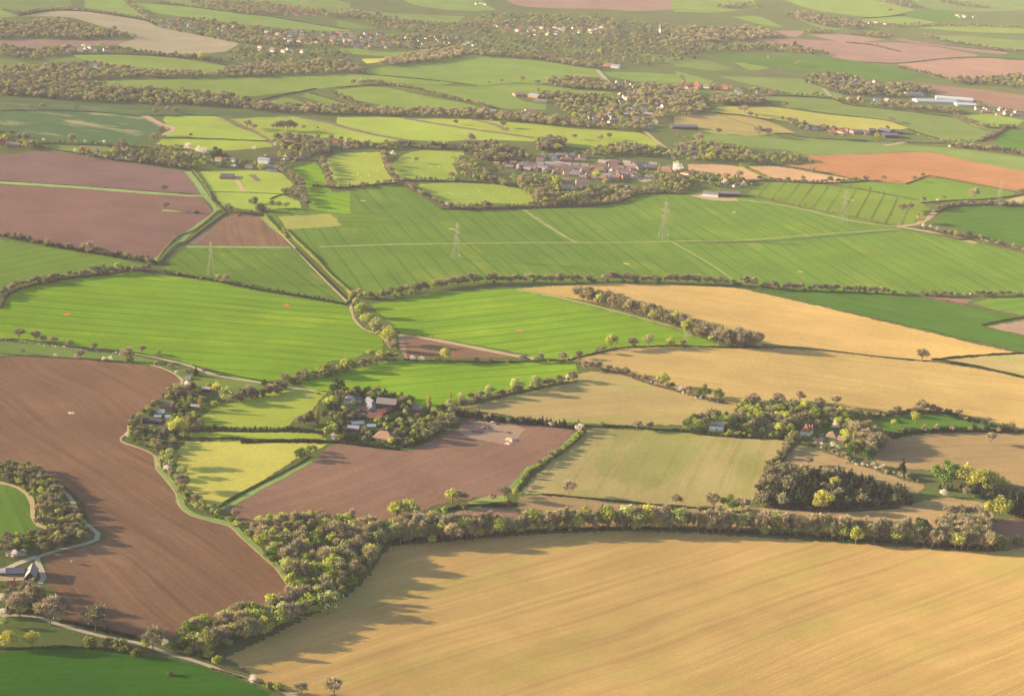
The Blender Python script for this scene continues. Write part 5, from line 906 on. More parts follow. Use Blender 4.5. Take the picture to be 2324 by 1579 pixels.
building('barn', 'brown weathered barn in the middle of the smallholding', 'barn', 'b0 1062 1195 1140 1200', 12, 3.4, W_brick, R_brown, 2.8)
building('shed', 'pale roofed lean shed below the brown weathered barn', 'shed', 'b0 1035 1240 1088 1240', 8, 2.8, W_grey, R_pale, .8, mono=True)
building('shed', 'second pale lean shed just below the first', 'shed', 'b0 1022 1262 1068 1262', 6, 2.4, W_grey, R_pale, .6, mono=True)
building('shed', 'black roofed wide barn at the yard of the smallholding', 'shed', 'b0 945 1292 1068 1300', 9, 2.8, W_dark, R_dark, 2.0)
building('container', 'white boxy container standing in the smallholding yard', 'container', 'b0 1095 1262 1132 1262', 4, 2.6, W_white, R_pale, .3, mono=True)
building('field_shelter', 'open field shelter with flat white roof by yellow trees', 'shelter', 'b0 1337 1080 1392 1082', 6, 2.8, W_dark, R_pale, .7, mono=True)
building('shed', 'small white walled shed on the curve of the lane', 'shed', 'b0 1228 1000 1266 1000', 5, 2.6, W_white, R_grey, .6, mono=True)
building('shed', 'dark timber shed at the corner of the lime paddock', 'shed', 'b0 1270 1345 1302 1345', 4, 2.4, W_wood, R_dark, 1.2)
building('shed', 'long low stable block at the smallholding back', 'shed', 'b0 1255 1190 1310 1195', 5, 2.4, W_wood, R_pale, .6, mono=True)
building('flat_shed', 'flat grey roofed brick shed alone in the paddocks', 'shed', 'a0 1458 1190 1552 1192', 24, 3.5, W_brick, R_dark, .5, mono=True)
building('farm_shed', 'grey sheet roofed shed with white doors by the pylon field', 'shed', 'a2 190 1304 292 1312', 16, 5, W_white, R_grey, 2.2)
building('farm_shed', 'dark fronted open shed adjoining the white doored one', 'shed', 'a2 300 1306 440 1308', 18, 5, W_dark, R_grey, 2.4)
building('farm_shed', 'long grey shed at the edge of the striped field', 'shed', 'a2 -10 858 160 862', 22, 5, W_dark, R_slate, 3)
for i, (s, w, h, wl, rf, lb) in enumerate([('a2 1192 893 1262 893', 18, 5, W_brick, R_slate, 'brick sided grey barn leftmost of the far farm yard'), ('a2 1265 898 1300 900', 25, 5, W_brick, R_slate, 'short brick barn second in the far farm yard'),
      ('a2 1300 885 1345 888', 26, 5, W_dark, R_dark, 'dark barn behind in the far farm yard'), ('a2 1350 880 1430 892', 24, 6, W_dark, R_slate, 'grey roofed barn in the middle of the far farm yard'),
      ('a2 1400 918 1492 920', 26, 6, W_dark, R_slate, 'largest blue grey barn at the front of the far farm yard'), ('a2 1440 890 1520 895', 20, 5, W_dark, R_dark, 'dark low barn at the right of the far farm yard')]):
    building('farm_shed', lb, 'barn', s, w, h, wl, rf, 3)
building('glasshouse', 'vast white roofed glasshouse range on the right', 'greenhouse', 'a2 1615 680 1880 692', 30, 4, M_gh, M_gh, 4)
building('glasshouse', 'long white glasshouse behind the first range', 'greenhouse', 'a2 1740 660 1985 680', 26, 4, M_gh, M_gh, 4)
building('glasshouse', 'smaller white glasshouse in front on the right', 'greenhouse', 'a2 1880 705 2010 712', 26, 4, M_gh, M_gh, 3)
building('farm_shed', 'dark roofed shed behind the white glasshouses', 'shed', 'a2 1560 640 1660 642', 30, 5, W_grey, R_slate, 3)
building('farm_shed', 'long pale roofed shed on the far green slope', 'shed', 'a1 1265 645 1330 655', 22, 5, W_brick, R_pale, 3)
building('farm_shed', 'small brown shed beside the long pale roofed one', 'shed', 'a1 1185 642 1255 642', 20, 4, W_brick, R_tan, 3)
building('farm_shed', 'grey low shed below the long pale roofed one', 'shed', 'a1 1310 680 1390 685', 20, 4, W_cream, R_grey, 2)
building('farm_shed', 'white low building under the far stream trees', 'shed', 'a1 990 748 1055 750', 14, 4, W_cream, R_pale, 2)
building('farm_shed', 'brown gabled building behind the stream wood', 'shed', 'a1 1255 755 1325 757', 18, 4, W_cream, R_brown, 4)
building('white_barn', 'big white boxy barn among the mauve field cottages', 'barn', 'a0 1710 1085 1778 1090', 14, 7, W_white, R_pale, 2)
building('barn', 'dark doored barn right of the white boxy one', 'barn', 'a0 1768 1140 1838 1145', 14, 5, W_grey, R_slate, 3)
building('farm_shed', 'red roofed barn above the far pale green fields', 'barn', 'a1 1765 440 1820 448', 26, 4, W_brick, R_red, 4)
building('farm_shed', 'white roofed shed beside the far red roofed barn', 'barn', 'a1 1815 450 1870 455', 26, 4, W_white, R_pale, 3)
building('tower', 'pale church tower with thin spire in the hazy wood', 'church', 'a1 2145 225 2158 225', 8, 14, W_cream, R_slate, 16, True)

# ------------------------------------------------------------------ houses of the village and the far settlements
def hproto(L, W, h, rise, wall, roof, hip=False, ch=1):
    hr = h + rise; wm = me_py('wall', *wall_mesh(L, W, h, hr, hip), wall); rm = me_py('roof', *roof_mesh(L, W, h, hr, hip), roof)
    V = []; F = []; boxv(V, F, L * .3 - .45, L * .3 + .45, -.4, .4, h, hr + .9); cm = me_py('chimney', V, F, M_brk) if ch else None
    V = []; F = []
    for k in range(4):
        for z in ((.9, 3.4) if h > 4 else (.9,)): boxv(V, F, -L / 2 + L * (k + .5) / 4 - .5, -L / 2 + L * (k + .5) / 4 + .5, -W / 2 - .04, -W / 2 + .04, z, z + 1.1)
    return wm, rm, cm, me_py('windows', V, F, M_glass), L, W
W_mud = surf_mat('mellow_wall', (.24, .185, .14), .9, var=.2)
W_white2 = surf_mat('limewashed_wall', (.55, .51, .45), .85, var=.1)
HPRO = {'brickbrown': [hproto(12, 8, 2.6, 3.0, W_mud, R_vill), hproto(17, 9, 2.6, 3.2, W_brick, R_vill), hproto(10, 7, 4.8, 2.6, W_brick, R_brown), hproto(20, 9, 3, 3, W_brick, R_brown, True, 0)],
        'white': [hproto(10, 7, 4.8, 2.8, W_white2, R_brown), hproto(13, 7, 4.8, 2.8, W_white2, R_slate), hproto(12, 8, 2.8, 3, W_white2, R_slate, True)],
        'redroof': [hproto(10, 7, 4.8, 3, W_brick, R_red), hproto(14, 8, 3, 3.4, W_cream, R_red, True)],
        'creambrown': [hproto(12, 7, 4.8, 3, W_cream, R_tan), hproto(11, 8, 3, 3, W_cream, R_brown)]}
HWORD = {'brickbrown': 'low house with plum brown roof', 'white': 'white walled house', 'redroof': 'red tiled house', 'creambrown': 'cream house with tan roof'}
HOUSES = [ # place, polygon or line list, count, style mix, min spacing m, scale
('in the bungalow village', 'a1 1010 1100 1380 1085 1700 1110 1960 1130 1960 1190 1640 1190 1500 1160 1200 1130', 64, ['brickbrown'] * 5 + ['creambrown'], 12.5, 1.05),
('in the lower rows of the bungalow village', 'a1 1600 1160 1980 1150 1900 1210 1780 1205 1640 1185', 16, ['brickbrown'], 17, 1.15),
('at the right end of the bungalow village', 'a1 1740 1085 2000 1085 2230 1120 2230 1140 2000 1125 1760 1100', 12, ['brickbrown'], 20, 1.2),
('in the north row of the bungalow village', 'a1 1310 1035 1660 1040 1660 1075 1320 1080', 13, ['creambrown', 'brickbrown', 'white'], 18, 1.1),
('at the low end of the bungalow village', 'a1 1500 1215 1660 1215 1660 1250 1510 1250', 3, ['creambrown'], 26, 1.7),
('beyond the bungalow village road', 'a2 20 970 130 970 160 1060 60 1070', 6, ['white', 'redroof', 'creambrown'], 20, 1),
('at the end of the peach field', 'a2 30 1150 90 1150 90 1168 30 1168', 1, ['redroof'], 20, 1.1),
('by the grey farm sheds', 'a2 330 1215 510 1225 510 1245 340 1240', 5, ['creambrown', 'white'], 20, 1),
('among the pale village trees', 'a1 1640 770 1860 770 1860 820 1650 800', 15, ['white', 'creambrown', 'white', 'redroof'], 22, 1.1),
('up the lane of the pale village', 'a1 1830 530 1990 545 2000 680 1880 690 1860 600', 14, ['white', 'creambrown', 'brickbrown'], 26, .95),
('on the right side of the pale village', 'a1 1890 735 2180 670 2200 700 2080 860 1980 850', 12, ['white', 'creambrown', 'brickbrown'], 32, 1.1),
('in the upper cottages row', 'a2 60 565 130 570 380 590 380 605 80 590', 8, ['redroof', 'redroof', 'creambrown'], 26, 1.3),
('as the bright white pair of the upper row', 'a2 400 612 440 612 440 622 400 622', 2, ['white'], 14, 1.1),
('at the end of the upper row', 'a2 560 615 670 620 670 628 560 625', 4, ['white', 'redroof'], 24, 1.1),
('by the far yellowish field', 'a2 870 850 950 850 950 862 870 862', 3, ['white'], 14, 1.1),
('near the far farm yard', 'a2 1040 870 1170 862 1170 878 1050 885', 5, ['creambrown', 'white', 'redroof'], 20, 1.1),
('left of the glasshouses', 'a2 1090 650 1420 670 1420 685 1100 665', 10, ['brickbrown', 'white', 'redroof'], 28, 1.1),
('below the glasshouses', 'a2 2020 710 2290 750 2300 775 2120 770 2010 735', 18, ['white', 'creambrown', 'brickbrown'], 24, 1.1),
('under the dark far field', 'a2 1080 535 1330 545 1330 558 1080 550', 6, ['white', 'creambrown'], 28, 1.1),
('on the far right slope', 'a2 1860 100 2000 115 2000 125 1860 120', 6, ['white', 'creambrown'], 32, 1.1),
('in the wood of the far right', 'a2 1300 150 1400 155 1400 165 1300 162', 3, ['redroof', 'white'], 32, 1.1),
('in the hazy centre village', 'a1 1000 170 1250 175 1500 190 1760 185 1750 225 1500 235 1280 235', 44, ['white', 'creambrown', 'redroof'], 26, .95),
('in the hazy village outskirts', 'a1 840 290 940 290 930 312 840 310', 5, ['white', 'creambrown'], 26, .95),
('at the far top of the haze', 'a1 920 20 980 25 980 38 920 35', 3, ['white'], 26, .95),
('in the left part of the hazy town', 'a0 1680 200 1900 210 2324 230 2324 290 2000 290 1780 270', 44, ['creambrown', 'redroof', 'white'], 26, .95),
('in the right part of the hazy town', 'a1 0 215 330 235 400 280 350 325 100 325 0 300', 44, ['white', 'creambrown', 'white', 'redroof'], 25, .95),
('in the tail of the hazy town', 'a1 420 255 800 245 820 270 640 330 450 320', 22, ['creambrown', 'white', 'redroof'], 26, .95),
('at the head of the hazy town', 'a0 1040 150 1140 120 1250 165 1620 190 1620 215 1300 200 1060 185', 20, ['redroof', 'white', 'creambrown'], 26, 1.0),
('in the red brick far hamlet', 'a0 1830 75 1930 65 2120 90 2120 108 1900 108', 14, ['redroof'], 26, 1.0),
('by the pale far field edge', 'a0 570 320 640 320 640 335 570 335', 3, ['white'], 18, 1.1),
('in the far roadside row', 'a0 440 335 830 325 830 340 450 350', 7, ['white', 'creambrown', 'brickbrown'], 22, 1.1),
('on the lower gardens of the hazy town', 'a0 1650 320 1950 335 2060 350 2060 362 1700 340', 10, ['white', 'creambrown'], 26, 1.0),
('at the left edge hamlet', 'a0 10 930 130 960 130 980 10 975', 4, ['redroof', 'brickbrown'], 20, 1.1),
('in the cottages on the mauve field edge', 'a0 560 1010 650 1010 650 1025 560 1025', 3, ['redroof', 'creambrown'], 16, 1),
('as twin cottages on the mauve field edge', 'a0 755 1055 880 1060 880 1070 755 1068', 3, ['redroof', 'white'], 13, 1),
('among trees near the white boxy barn', 'a0 1440 1080 1480 1060 1700 1115 1690 1125 1450 1095', 5, ['white', 'creambrown'], 18, 1),
('behind the white boxy barn', 'a0 1790 1040 2020 1030 2020 1050 1800 1075', 5, ['white', 'brickbrown'], 20, 1),
('at the red hamlet beside the big wood', 'a0 2200 955 2324 950 a1 150 975 140 985 a0 2220 975', 6, ['redroof', 'creambrown', 'redroof'], 22, 1.3),
('in the far left woods', 'a0 540 430 660 435 660 450 540 445', 3, ['redroof', 'white'], 20, 1.1),
]
def inpoly(x, y, poly):
    c = False
    for i in range(len(poly)):
        (x0, y0), (x1, y1) = poly[i - 1], poly[i]
        if (y0 > y) != (y1 > y) and x < (x1 - x0) * (y - y0) / (y1 - y0) + x0: c = not c
    return c
ORD = ['first', 'second', 'third', 'fourth', 'fifth', 'sixth', 'seventh', 'eighth', 'ninth', 'tenth', 'eleventh', 'twelfth', 'thirteenth', 'fourteenth', 'fifteenth', 'sixteenth', 'seventeenth', 'eighteenth', 'nineteenth', 'twentieth']
TENS = {20: 'twenty', 30: 'thirty', 40: 'forty', 50: 'fifty'}
def ordn(i):
    if i < 20: return ORD[i]
    t = (i + 1) // 10 * 10; u = (i + 1) % 10
    return TENS.get(t, str(t)) + ('-' + ORD[u - 1] if u else 'th')
HALL = []
for place, s, n, mix, gap, sc in HOUSES:
    gp = GP(s); xs = [p[0] for p in gp]; ys = [p[1] for p in gp]; got = []
    vil = 'bungalow village' in place; base = random.uniform(-.12, .12) if vil else random.uniform(-.4, .4)
    for _ in range(n * 60):
        if len(got) >= n: break
        x, y = random.uniform(min(xs), max(xs)), random.uniform(min(ys), max(ys))
        if inpoly(x, y, gp) and all(math.hypot(x - a, y - b) > gap for a, b, *_ in got): got.append((x, y, random.choice(mix)))
    for g in got: HALL.append((g[0], g[1], random.choice(HPRO[g[2]]), g[2], place, base + random.gauss(0, .18) + (math.pi / 2 if random.random() < (.12 if vil else .3) else 0), sc))
HALL.sort(key=lambda g: -g[6] * PXM(g[0], g[1]))
byst = {}
for g in HALL[:290]: byst.setdefault((g[3], g[4]), []).append(g)
for (st, place), lst in byst.items():
    lst.sort(key=lambda g: VIEW(g[0], g[1])[0])
    for i, (x, y, pro, _, _, rz, sc) in enumerate(lst):
        wm, rm, cm, wi, L, W = pro
        lab = f'{HWORD[st]} {place}'
        if len(lst) > 1: lab = f'{ordn(i)} {HWORD[st]} {place}'
        if len(lab.split()) > 16: lab = lab.replace('plum brown', 'brown')
        r0 = empty('house', (x, y, H(x, y)), rz); tag(r0, lab, 'house', 'houses ' + place); r0.scale = (sc, sc, sc)
        link_mesh('wall', wm, r0); ro = link_mesh('roof', rm, r0)
        if VIEW(x, y)[1] > 230:
            if cm: link_mesh('chimney', cm, ro)
WM = {}; RM = {}
for x, y, pro, st, place, rz, sc in HALL:
    vx, vy = VIEW(x, y); HP.append((x, y, pro[4] * .55 * sc, vx, vy, pro[4] * .4 * PXM(x, y) * sc))
V = []; F = []; MI = []; ML = []
for x, y, pro, st, place, rz, sc in HALL[290:]:
    ca, sa = math.cos(rz) * sc, math.sin(rz) * sc
    for me in pro[:2]:
        mt = me.materials[0]
        if mt not in ML: ML.append(mt)
        n0 = len(V)
        for v in me.vertices: V.append((v.co.x * ca - v.co.y * sa + x, v.co.x * sa + v.co.y * ca + y, v.co.z * sc + H(x, y)))
        for pl in me.polygons: F.append([n0 + i for i in pl.vertices]); MI.append(ML.index(mt))
me = bpy.data.meshes.new('distant_houses'); me.from_pydata(V, [], F)
for mt in ML: me.materials.append(mt)
me.polygons.foreach_set('material_index', MI)
tag(link_mesh('distant_houses', me), 'tiny hazy houses of the farthest settlements', 'houses', kind='stuff')

# ------------------------------------------------------------------ pylons
M_steel = surf_mat('galvanised_steel', (.20, .20, .14), .6, metal=.3, var=.15)
M_steel2 = surf_mat('insulator_mat', (.20, .16, .13), .5, var=.1)
def bar(V, F, p, q, w): tube(V, F, p, q, w, w, 4)
PY = [('D 478.6 628.4', 82.6, 'leftmost lattice pylon in front of the ribbed brown wedge'), ('D 1034.4 587.5', 83.6, 'second lattice pylon above the row of trees'),
      ('D 1505.2 541.1', 87.4, 'third and tallest lattice pylon beside the pale track'), ('D 1912.6 507.2', 78.9, 'fourth lattice pylon against the boldly ruled green field'),
      ('D 2264.6 470', 60.5, 'rightmost lattice pylon before the orange soil')]
pts = [GP(s)[0] for s, _, _ in PY]
Hp = 49.0
def half(z): return 5.0 - (5.0 - 1.35) * min(z / 27, 1) if z < 27 else 1.35 - .75 * (z - 27) / (Hp - 27)
V = []; F = []; lv = [0, 7, 13, 18, 22.5, 27, 30, 33, 36, 39, 42, 45]
for sx, sy in ((-1, -1), (1, -1), (1, 1), (-1, 1)):
    for z0, z1 in zip(lv, lv[1:]): bar(V, F, (sx * half(z0), sy * half(z0), z0 - (.6 if z0 == 0 else 0)), (sx * half(z1), sy * half(z1), z1), .19 if z0 < 27 else .15)
    bar(V, F, (sx * half(45), sy * half(45), 45), (0, 0, Hp), .16)
for z0, z1 in zip(lv, lv[1:]):
    a, c = half(z0), half(z1)
    for (p, q) in (((-1, -1), (1, -1)), ((1, -1), (1, 1)), ((1, 1), (-1, 1)), ((-1, 1), (-1, -1))):
        bar(V, F, (p[0] * a, p[1] * a, z0), (q[0] * c, q[1] * c, z1), .06); bar(V, F, (q[0] * a, q[1] * a, z0), (p[0] * c, p[1] * c, z1), .06)
        bar(V, F, (p[0] * c, p[1] * c, z1), (q[0] * c, q[1] * c, z1), .06)
fr_me = mesh_np('tower_frame', V, F, M_steel)
def arm_me(z, ln, sgn):
    V = []; F = []; h = half(z); tip = (sgn * ln, 0, z + .3)
    for sy in (-1, 1):
        bar(V, F, (sgn * h, sy * h, z), tip, .13); bar(V, F, (sgn * h, sy * h, z + 2.2), tip, .13)
        m1 = (sgn * (h + ln) / 2, sy * h / 2, z + .15); bar(V, F, m1, (sgn * h, -sy * h, z), .1); bar(V, F, m1, (sgn * (h + ln) / 2, sy * h / 2, z + 1.2), .1)
    return mesh_np('crossarm', V, F, M_steel)
def ins_me(ln, z, sgn):
    V = []; F = []; x = sgn * (ln - .1)
    bar(V, F, (x, 0, z + .2), (x, 0, z - 4.2), .16)
    for k in range(8): tube(V, F, (x, 0, z - .3 - k * .48), (x, 0, z - .5 - k * .48), .34, .2, 6)
    return mesh_np('insulator', V, F, M_steel2)
arms = [(z, ln, s, arm_me(z, ln, s), ins_me(ln, z, s)) for z, ln in ((27.5, 7.0), (35.5, 9.0), (43.2, 6.2)) for s in (-1, 1)]
V = []; F = []; boxv(V, F, -.5, .5, -5.05, -4.95, 3.4, 4.2); sign_me = me_py('notice_plate', V, F, W_white)
for i, (s, hpx, lab) in enumerate(PY):
    x, y = pts[i]; a, b = pts[max(i - 1, 0)], pts[min(i + 1, 4)]; d = math.atan2(b[1] - a[1], b[0] - a[0])
    sc = hpx / (PXM(x, y) * Hp * math.cos(math.atan2(CAMH, math.hypot(x, y))))
    root = empty('pylon', (x, y, H(x, y)), d + math.pi / 2); root.scale = (sc, sc, sc); tag(root, lab, 'pylon', 'pylons marching across the green field')
    link_mesh('tower_frame', fr_me, root)
    for (z, ln, sg, am, im) in arms:
        ao = link_mesh('crossarm', am, root); link_mesh('insulator', im, ao)
    link_mesh('notice_plate', sign_me, root)

# ------------------------------------------------------------------ vehicles, animals, heaps
M_tyre = surf_mat('tyre', (.02, .02, .02), .8, var=.1)
carm = {}
def car_meshes(col, rgb):
    if col in carm: return carm[col]
    mt = surf_mat('car_' + col, rgb, .3, var=.04, spec=.6)
    prof = [(-2.1, .35), (-2.15, .75), (-2.0, .98), (-1.55, 1.05), (-1.15, 1.45), (.35, 1.48), (.95, 1.02), (1.9, .88), (2.12, .65), (2.1, .35)]
    V = []; F = []; n = len(prof)
    for yy, sc in ((-.86, 0), (-.74, 1), (.74, 1), (.86, 0)):
        for x, z in prof: V.append((x * (1 - .02 * sc), yy if z < 1.06 or sc else yy, z if sc or z < 1.06 else 1.06))
    for r_ in range(3):
        for i in range(n - 1): F.append((r_ * n + i, r_ * n + i + 1, (r_ + 1) * n + i + 1, (r_ + 1) * n + i))
    F.append(tuple(range(n))); F.append(tuple(range(4 * n - 1, 3 * n - 1, -1)))
    F.append((n - 1, 0, n, 2 * n - 1)[::-1]); body = me_py('body', V, F, mt)
    V = []; F = []
    for sy in (-1, 1):
        k = len(V); V += [(-1.25, sy * .80, 1.08), (.72, sy * .80, 1.08), (.3, sy * .765, 1.40), (-1.05, sy * .765, 1.40)]; F.append((k, k + 1, k + 2, k + 3) if sy < 0 else (k + 3, k + 2, k + 1, k))
    k = len(V); V += [(.93, -.66, 1.06), (.93, .66, 1.06), (.42, .62, 1.46), (.42, -.62, 1.46)]; F.append((k, k + 1, k + 2, k + 3))
    k = len(V); V += [(-1.56, .66, 1.08), (-1.56, -.66, 1.08), (-1.2, -.62, 1.44), (-1.2, .62, 1.44)]; F.append((k, k + 1, k + 2, k + 3))
    gl = me_py('glazing', V, F, M_glass)
    V = []; F = []; tube(V, F, (0, -.1, 0), (0, .1, 0), .33, .33, 10); F += [tuple(range(10))[::-1], tuple(range(10, 20))]; wh = me_py('wheel', V, F, M_tyre)
    carm[col] = (body, gl, wh); return carm[col]
def car(s, col, rgb, rz, label, group=None, sc=1.0):
    x, y = GP(s)[0]; b, g, w = car_meshes(col, rgb); r0 = empty('parked_car', (x, y, H(x, y) + .1), rz); tag(r0, label, 'car', group); r0.scale = (sc, sc, sc)
    link_mesh('body', b, r0); link_mesh('glazing', g, r0)
    for px in (-1.3, 1.3):
        for sy in (-1, 1): wo = link_mesh('wheel', w, r0); wo.location = (px, sy * .8, .33)
WH, RD, SI, DK, BL = (.75, .76, .78), (.5, .03, .025), (.4, .42, .45), (.03, .035, .045), (.05, .12, .3)
car('f 540 690', 'white', WH, .1, 'white car parked by the low red tiled wing')
car('f 478 695', 'red', RD, .2, 'red car parked beside the white car')
car('f 1320 1235', 'white', WH, .8, 'white van parked at the end of the hipped brown barn')
car('f 430 600', 'silver', SI, .5, 'silver car behind the low red tiled wing')
car('f 2100 650', 'white', WH, 1.3, 'white car by the tall golden poplar')
car('g 1115 640', 'red', RD, -.5, 'red car on the gravel by the tall white house')
car('g 1240 640', 'silver', SI, .3, 'silver car between white house and hipped old barn')
car('g 1300 820', 'dark', DK, 1.0, 'dark car in front of the hipped old barn')
car('h 690 290', 'dark', DK, .25, 'dark car behind the slate roofed long barn')
car('b0 2050 1122', 'silver', SI, 0, 'silver car standing alone on the lime paddock')
car('b0 2118 1096', 'dark', DK, 0, 'dark car at the top edge of the lime paddock')
car('b1 990 1276', 'blue', BL, .1, 'blue vehicle at the top of the pale yard')
car('b1 1035 1286', 'white', WH, .1, 'white vehicle at the top of the pale yard')
car('b1 1070 1298', 'dark', DK, .0, 'dark vehicle at the top of the pale yard')
car('b1 900 1272', 'red', RD, .1, 'red vehicle at the top of the pale yard')
cols = [('white', WH), ('red', RD), ('silver', SI), ('dark', DK), ('blue', BL)]
for i in range(8):
    c = cols[(i * 3 + 1) % 5]; car(f'a1 {2020 + (i % 4) * 9} {1172 + (i // 4) * 18 + i}', *c, 1.2, f'{c[0]} car, {ordn(i)} in the upper village car park', 'cars in the village car park', 1.15)
for i in range(5):
    c = cols[(i * 2) % 5]; car(f'a1 {2090 + (i % 2) * 8} {1172 + i * 9}', *c, .2, f'{c[0]} car, {ordn(i)} in the right column of the village car park', 'cars in the village car park', 1.15)
for i in range(9):
    c = cols[(i * 3) % 5]; car(f'a1 {1860 + i * 13} {1238 + (i % 3)}', *c, 1.1, f'{c[0]} car, {ordn(i)} in the lower village parking row', 'cars in the lower village parking row', 1.15)
# tractor with harrow
x, y = GP('a0 1590 1434')[0]; tr = empty('tractor', (x, y, H(x, y)), .3); tag(tr, 'red tractor working at the top of the ribbed brown wedge', 'tractor')
M_red = surf_mat('tractor_red', (.5, .04, .03), .5, var=.05)
V = []; F = []; boxv(V, F, -1.6, 2.2, -.5, .5, .9, 1.7); boxv(V, F, -1.5, .1, -.8, .8, 1.7, 2.9); link_mesh('body', me_py('body', V, F, M_red), tr)
for px, rr in ((-.9, .95), (1.6, .6)):
    for sy in (-1, 1):
        V = []; F = []; tube(V, F, (px, sy * 1.05 - .22, rr), (px, sy * 1.05 + .22, rr), rr, rr, 14); F += [tuple(range(14))[::-1], tuple(range(14, 28))]; link_mesh('wheel', me_py('wheel', V, F, M_tyre), tr)
V = []; F = []; boxv(V, F, -4.2, -3.4, -3, 3, .4, .9); boxv(V, F, -3.4, -1.5, -.1, .1, .6, .8); link_mesh('harrow', me_py('harrow', V, F, M_red), tr)
# spoil heaps
M_heap = surf_mat('spoil', (.17, .10, .085), .95, var=.4, scale=.5); M_heap2 = surf_mat('pale_spoil', (.48, .33, .24), .95, var=.3, scale=.5)
for i, (s, r, h, mt, lb) in enumerate([('b1 925 1345', 6, 2.2, M_heap, 'largest dark soil heap in the pale yard'), ('b1 990 1320', 5, 2, M_heap, 'dark soil heap below the parked vehicles'), ('b1 870 1290', 5, 1.8, M_heap, 'reddish soil heap at the yard left corner'),
        ('b1 1130 1352', 3.5, 1.4, M_heap, 'small dark soil heap right in the pale yard'), ('b1 1155 1400', 6, 1.8, M_heap2, 'pale sandy heap at the yard lower corner'), ('b1 1140 1425', 4, 1.2, M_heap2, 'smaller pale sandy heap at the yard lower corner'),
        ('a0 1280 1412', 9, 3, M_heap, 'dark brushwood mound in the lower mauve field'), ('b0 480 1222', 4, 1, M_heap2, 'pale mound alone in the brown ploughed field'), ('c1 655 412', 4, 1.5, M_heap2, 'pale heap at the end of the dark soil plot')]):
    x, y = GP(s)[0]; V = [(0, 0, h)]; F = []
    for k, (q, z) in enumerate(((.35, .86), (.7, .45), (1, -.1))):
        for a in range(14): rr = r * q * (1 + .22 * math.sin(a * 2.1 + i) + .12 * math.sin(a * 5.3 + k)); V.append((rr * math.cos(a * .4488), rr * .8 * math.sin(a * .4488), h * z * (1 + .15 * math.sin(a * 3 + k))))
    F += [(0, 1 + a, 1 + (a + 1) % 14) for a in range(14)]
    for k in range(2): F += [(1 + k * 14 + a, 15 + k * 14 + a, 15 + k * 14 + (a + 1) % 14, 1 + k * 14 + (a + 1) % 14) for a in range(14)]
    o = link_mesh('soil_heap', me_py('soil_heap', V, F, mt)); o.location = (x, y, H(x, y)); tag(o, lb, 'heap')
# coloured bare spots in the crops
for s, w, d, rgb, lb in [('D 151 714', 9, 7, (.55, .09, .07), 'small red spot at left in the largest vivid field'), ('D 650 693', 10, 8, (.55, .09, .07), 'small red spot at right in the largest vivid field'), ('D 1180 751', 10, 8, (.50, .13, .06), 'small red spot in the central vivid field'),
        ('D 1421 599', 12, 5, (.55, .50, .08), 'small yellow spot below the third pylon'), ('D 1816 617', 10, 4, (.50, .50, .06), 'small yellow spot in the right of the pylon field'), ('D 1666 482', 8, 5, (.50, .50, .06), 'small yellow spot near the grey farm sheds'), ('D 1935 455', 9, 5, (.5, .45, .05), 'small yellow spot behind the fourth pylon'),
        ('D 1025 520', 12, 5, (.55, .50, .08), 'small yellow spot left of the second pylon'), ('D 824 456', 12, 5, (.40, .45, .08), 'small pale spot in the field corner')]:
    x, y = GP(s)[0]; V = []; F = []
    for a in range(12): d *= 1 if a else .5; w *= 1 if a else .8; V.append((x + w / 2 * math.cos(a * .5236) * (1 + .2 * math.sin(a * 2.3)), y + d * math.sin(a * .5236) * (1 + .2 * math.cos(a * 3.1)), 0))
    V = [(p[0], p[1], H(p[0], p[1]) + .30) for p in V]
    tag(link_mesh('bare_patch', me_py('bare_patch', V, [tuple(range(12))], surf_mat('spot', rgb, .9, var=.2, scale=.4))), lb, 'bare spot', kind='structure')
# sheep
M_wool = surf_mat('wool', (.75, .70, .60), .95, var=.1, scale=4)
Vb = [(-.62, 0, .62), (-.35, 0, .72), (0, 0, .76), (.35, 0, .74), (.6, 0, .82), (.82, 0, .98), (1.0, 0, .95)]; rb = [.16, .34, .38, .34, .2, .14, .08]
V = []; F = []
for i in range(6): tube(V, F, Vb[i], Vb[i + 1], rb[i], rb[i + 1], 8)
for px in (-.4, .4):
    for sy in (-.17, .17): tube(V, F, (px, sy, .6), (px, sy, -.05), .09, .05, 5)
for sy in (-1, 1): tube(V, F, (.8, sy * .08, 1.03), (.78, sy * .22, 1.0), .05, .02, 4)
F += [tuple(range(8))[::-1]]; sheep_me = me_py('sheep', V, F, M_wool)
for poly, n, place in (('a1 60 1050 280 1050 350 1160 200 1200 60 1180', 16, 'in the pasture west of the village'), ('a1 620 1260 1000 1240 1200 1280 1150 1330 900 1330 760 1320', 16, 'in the oval pasture'), ('a1 420 1050 560 1040 760 1090 740 1150 500 1150', 6, 'in the pasture against the village wood')):
    gp = GP(poly); xs = [p[0] for p in gp]; ys = [p[1] for p in gp]; got = []
    while len(got) < n:
        x, y = random.uniform(min(xs), max(xs)), random.uniform(min(ys), max(ys))
        if inpoly(x, y, gp): got.append((x, y))
    for i, (x, y) in enumerate(got):
        o = link_mesh('sheep', sheep_me); o.location = (x, y, H(x, y)); o.rotation_euler = (0, 0, random.uniform(0, 6.28)); o.scale = (1.0,) * 3
        tag(o, 'tiny white sheep grazing ' + place, 'sheep', 'sheep grazing ' + place)
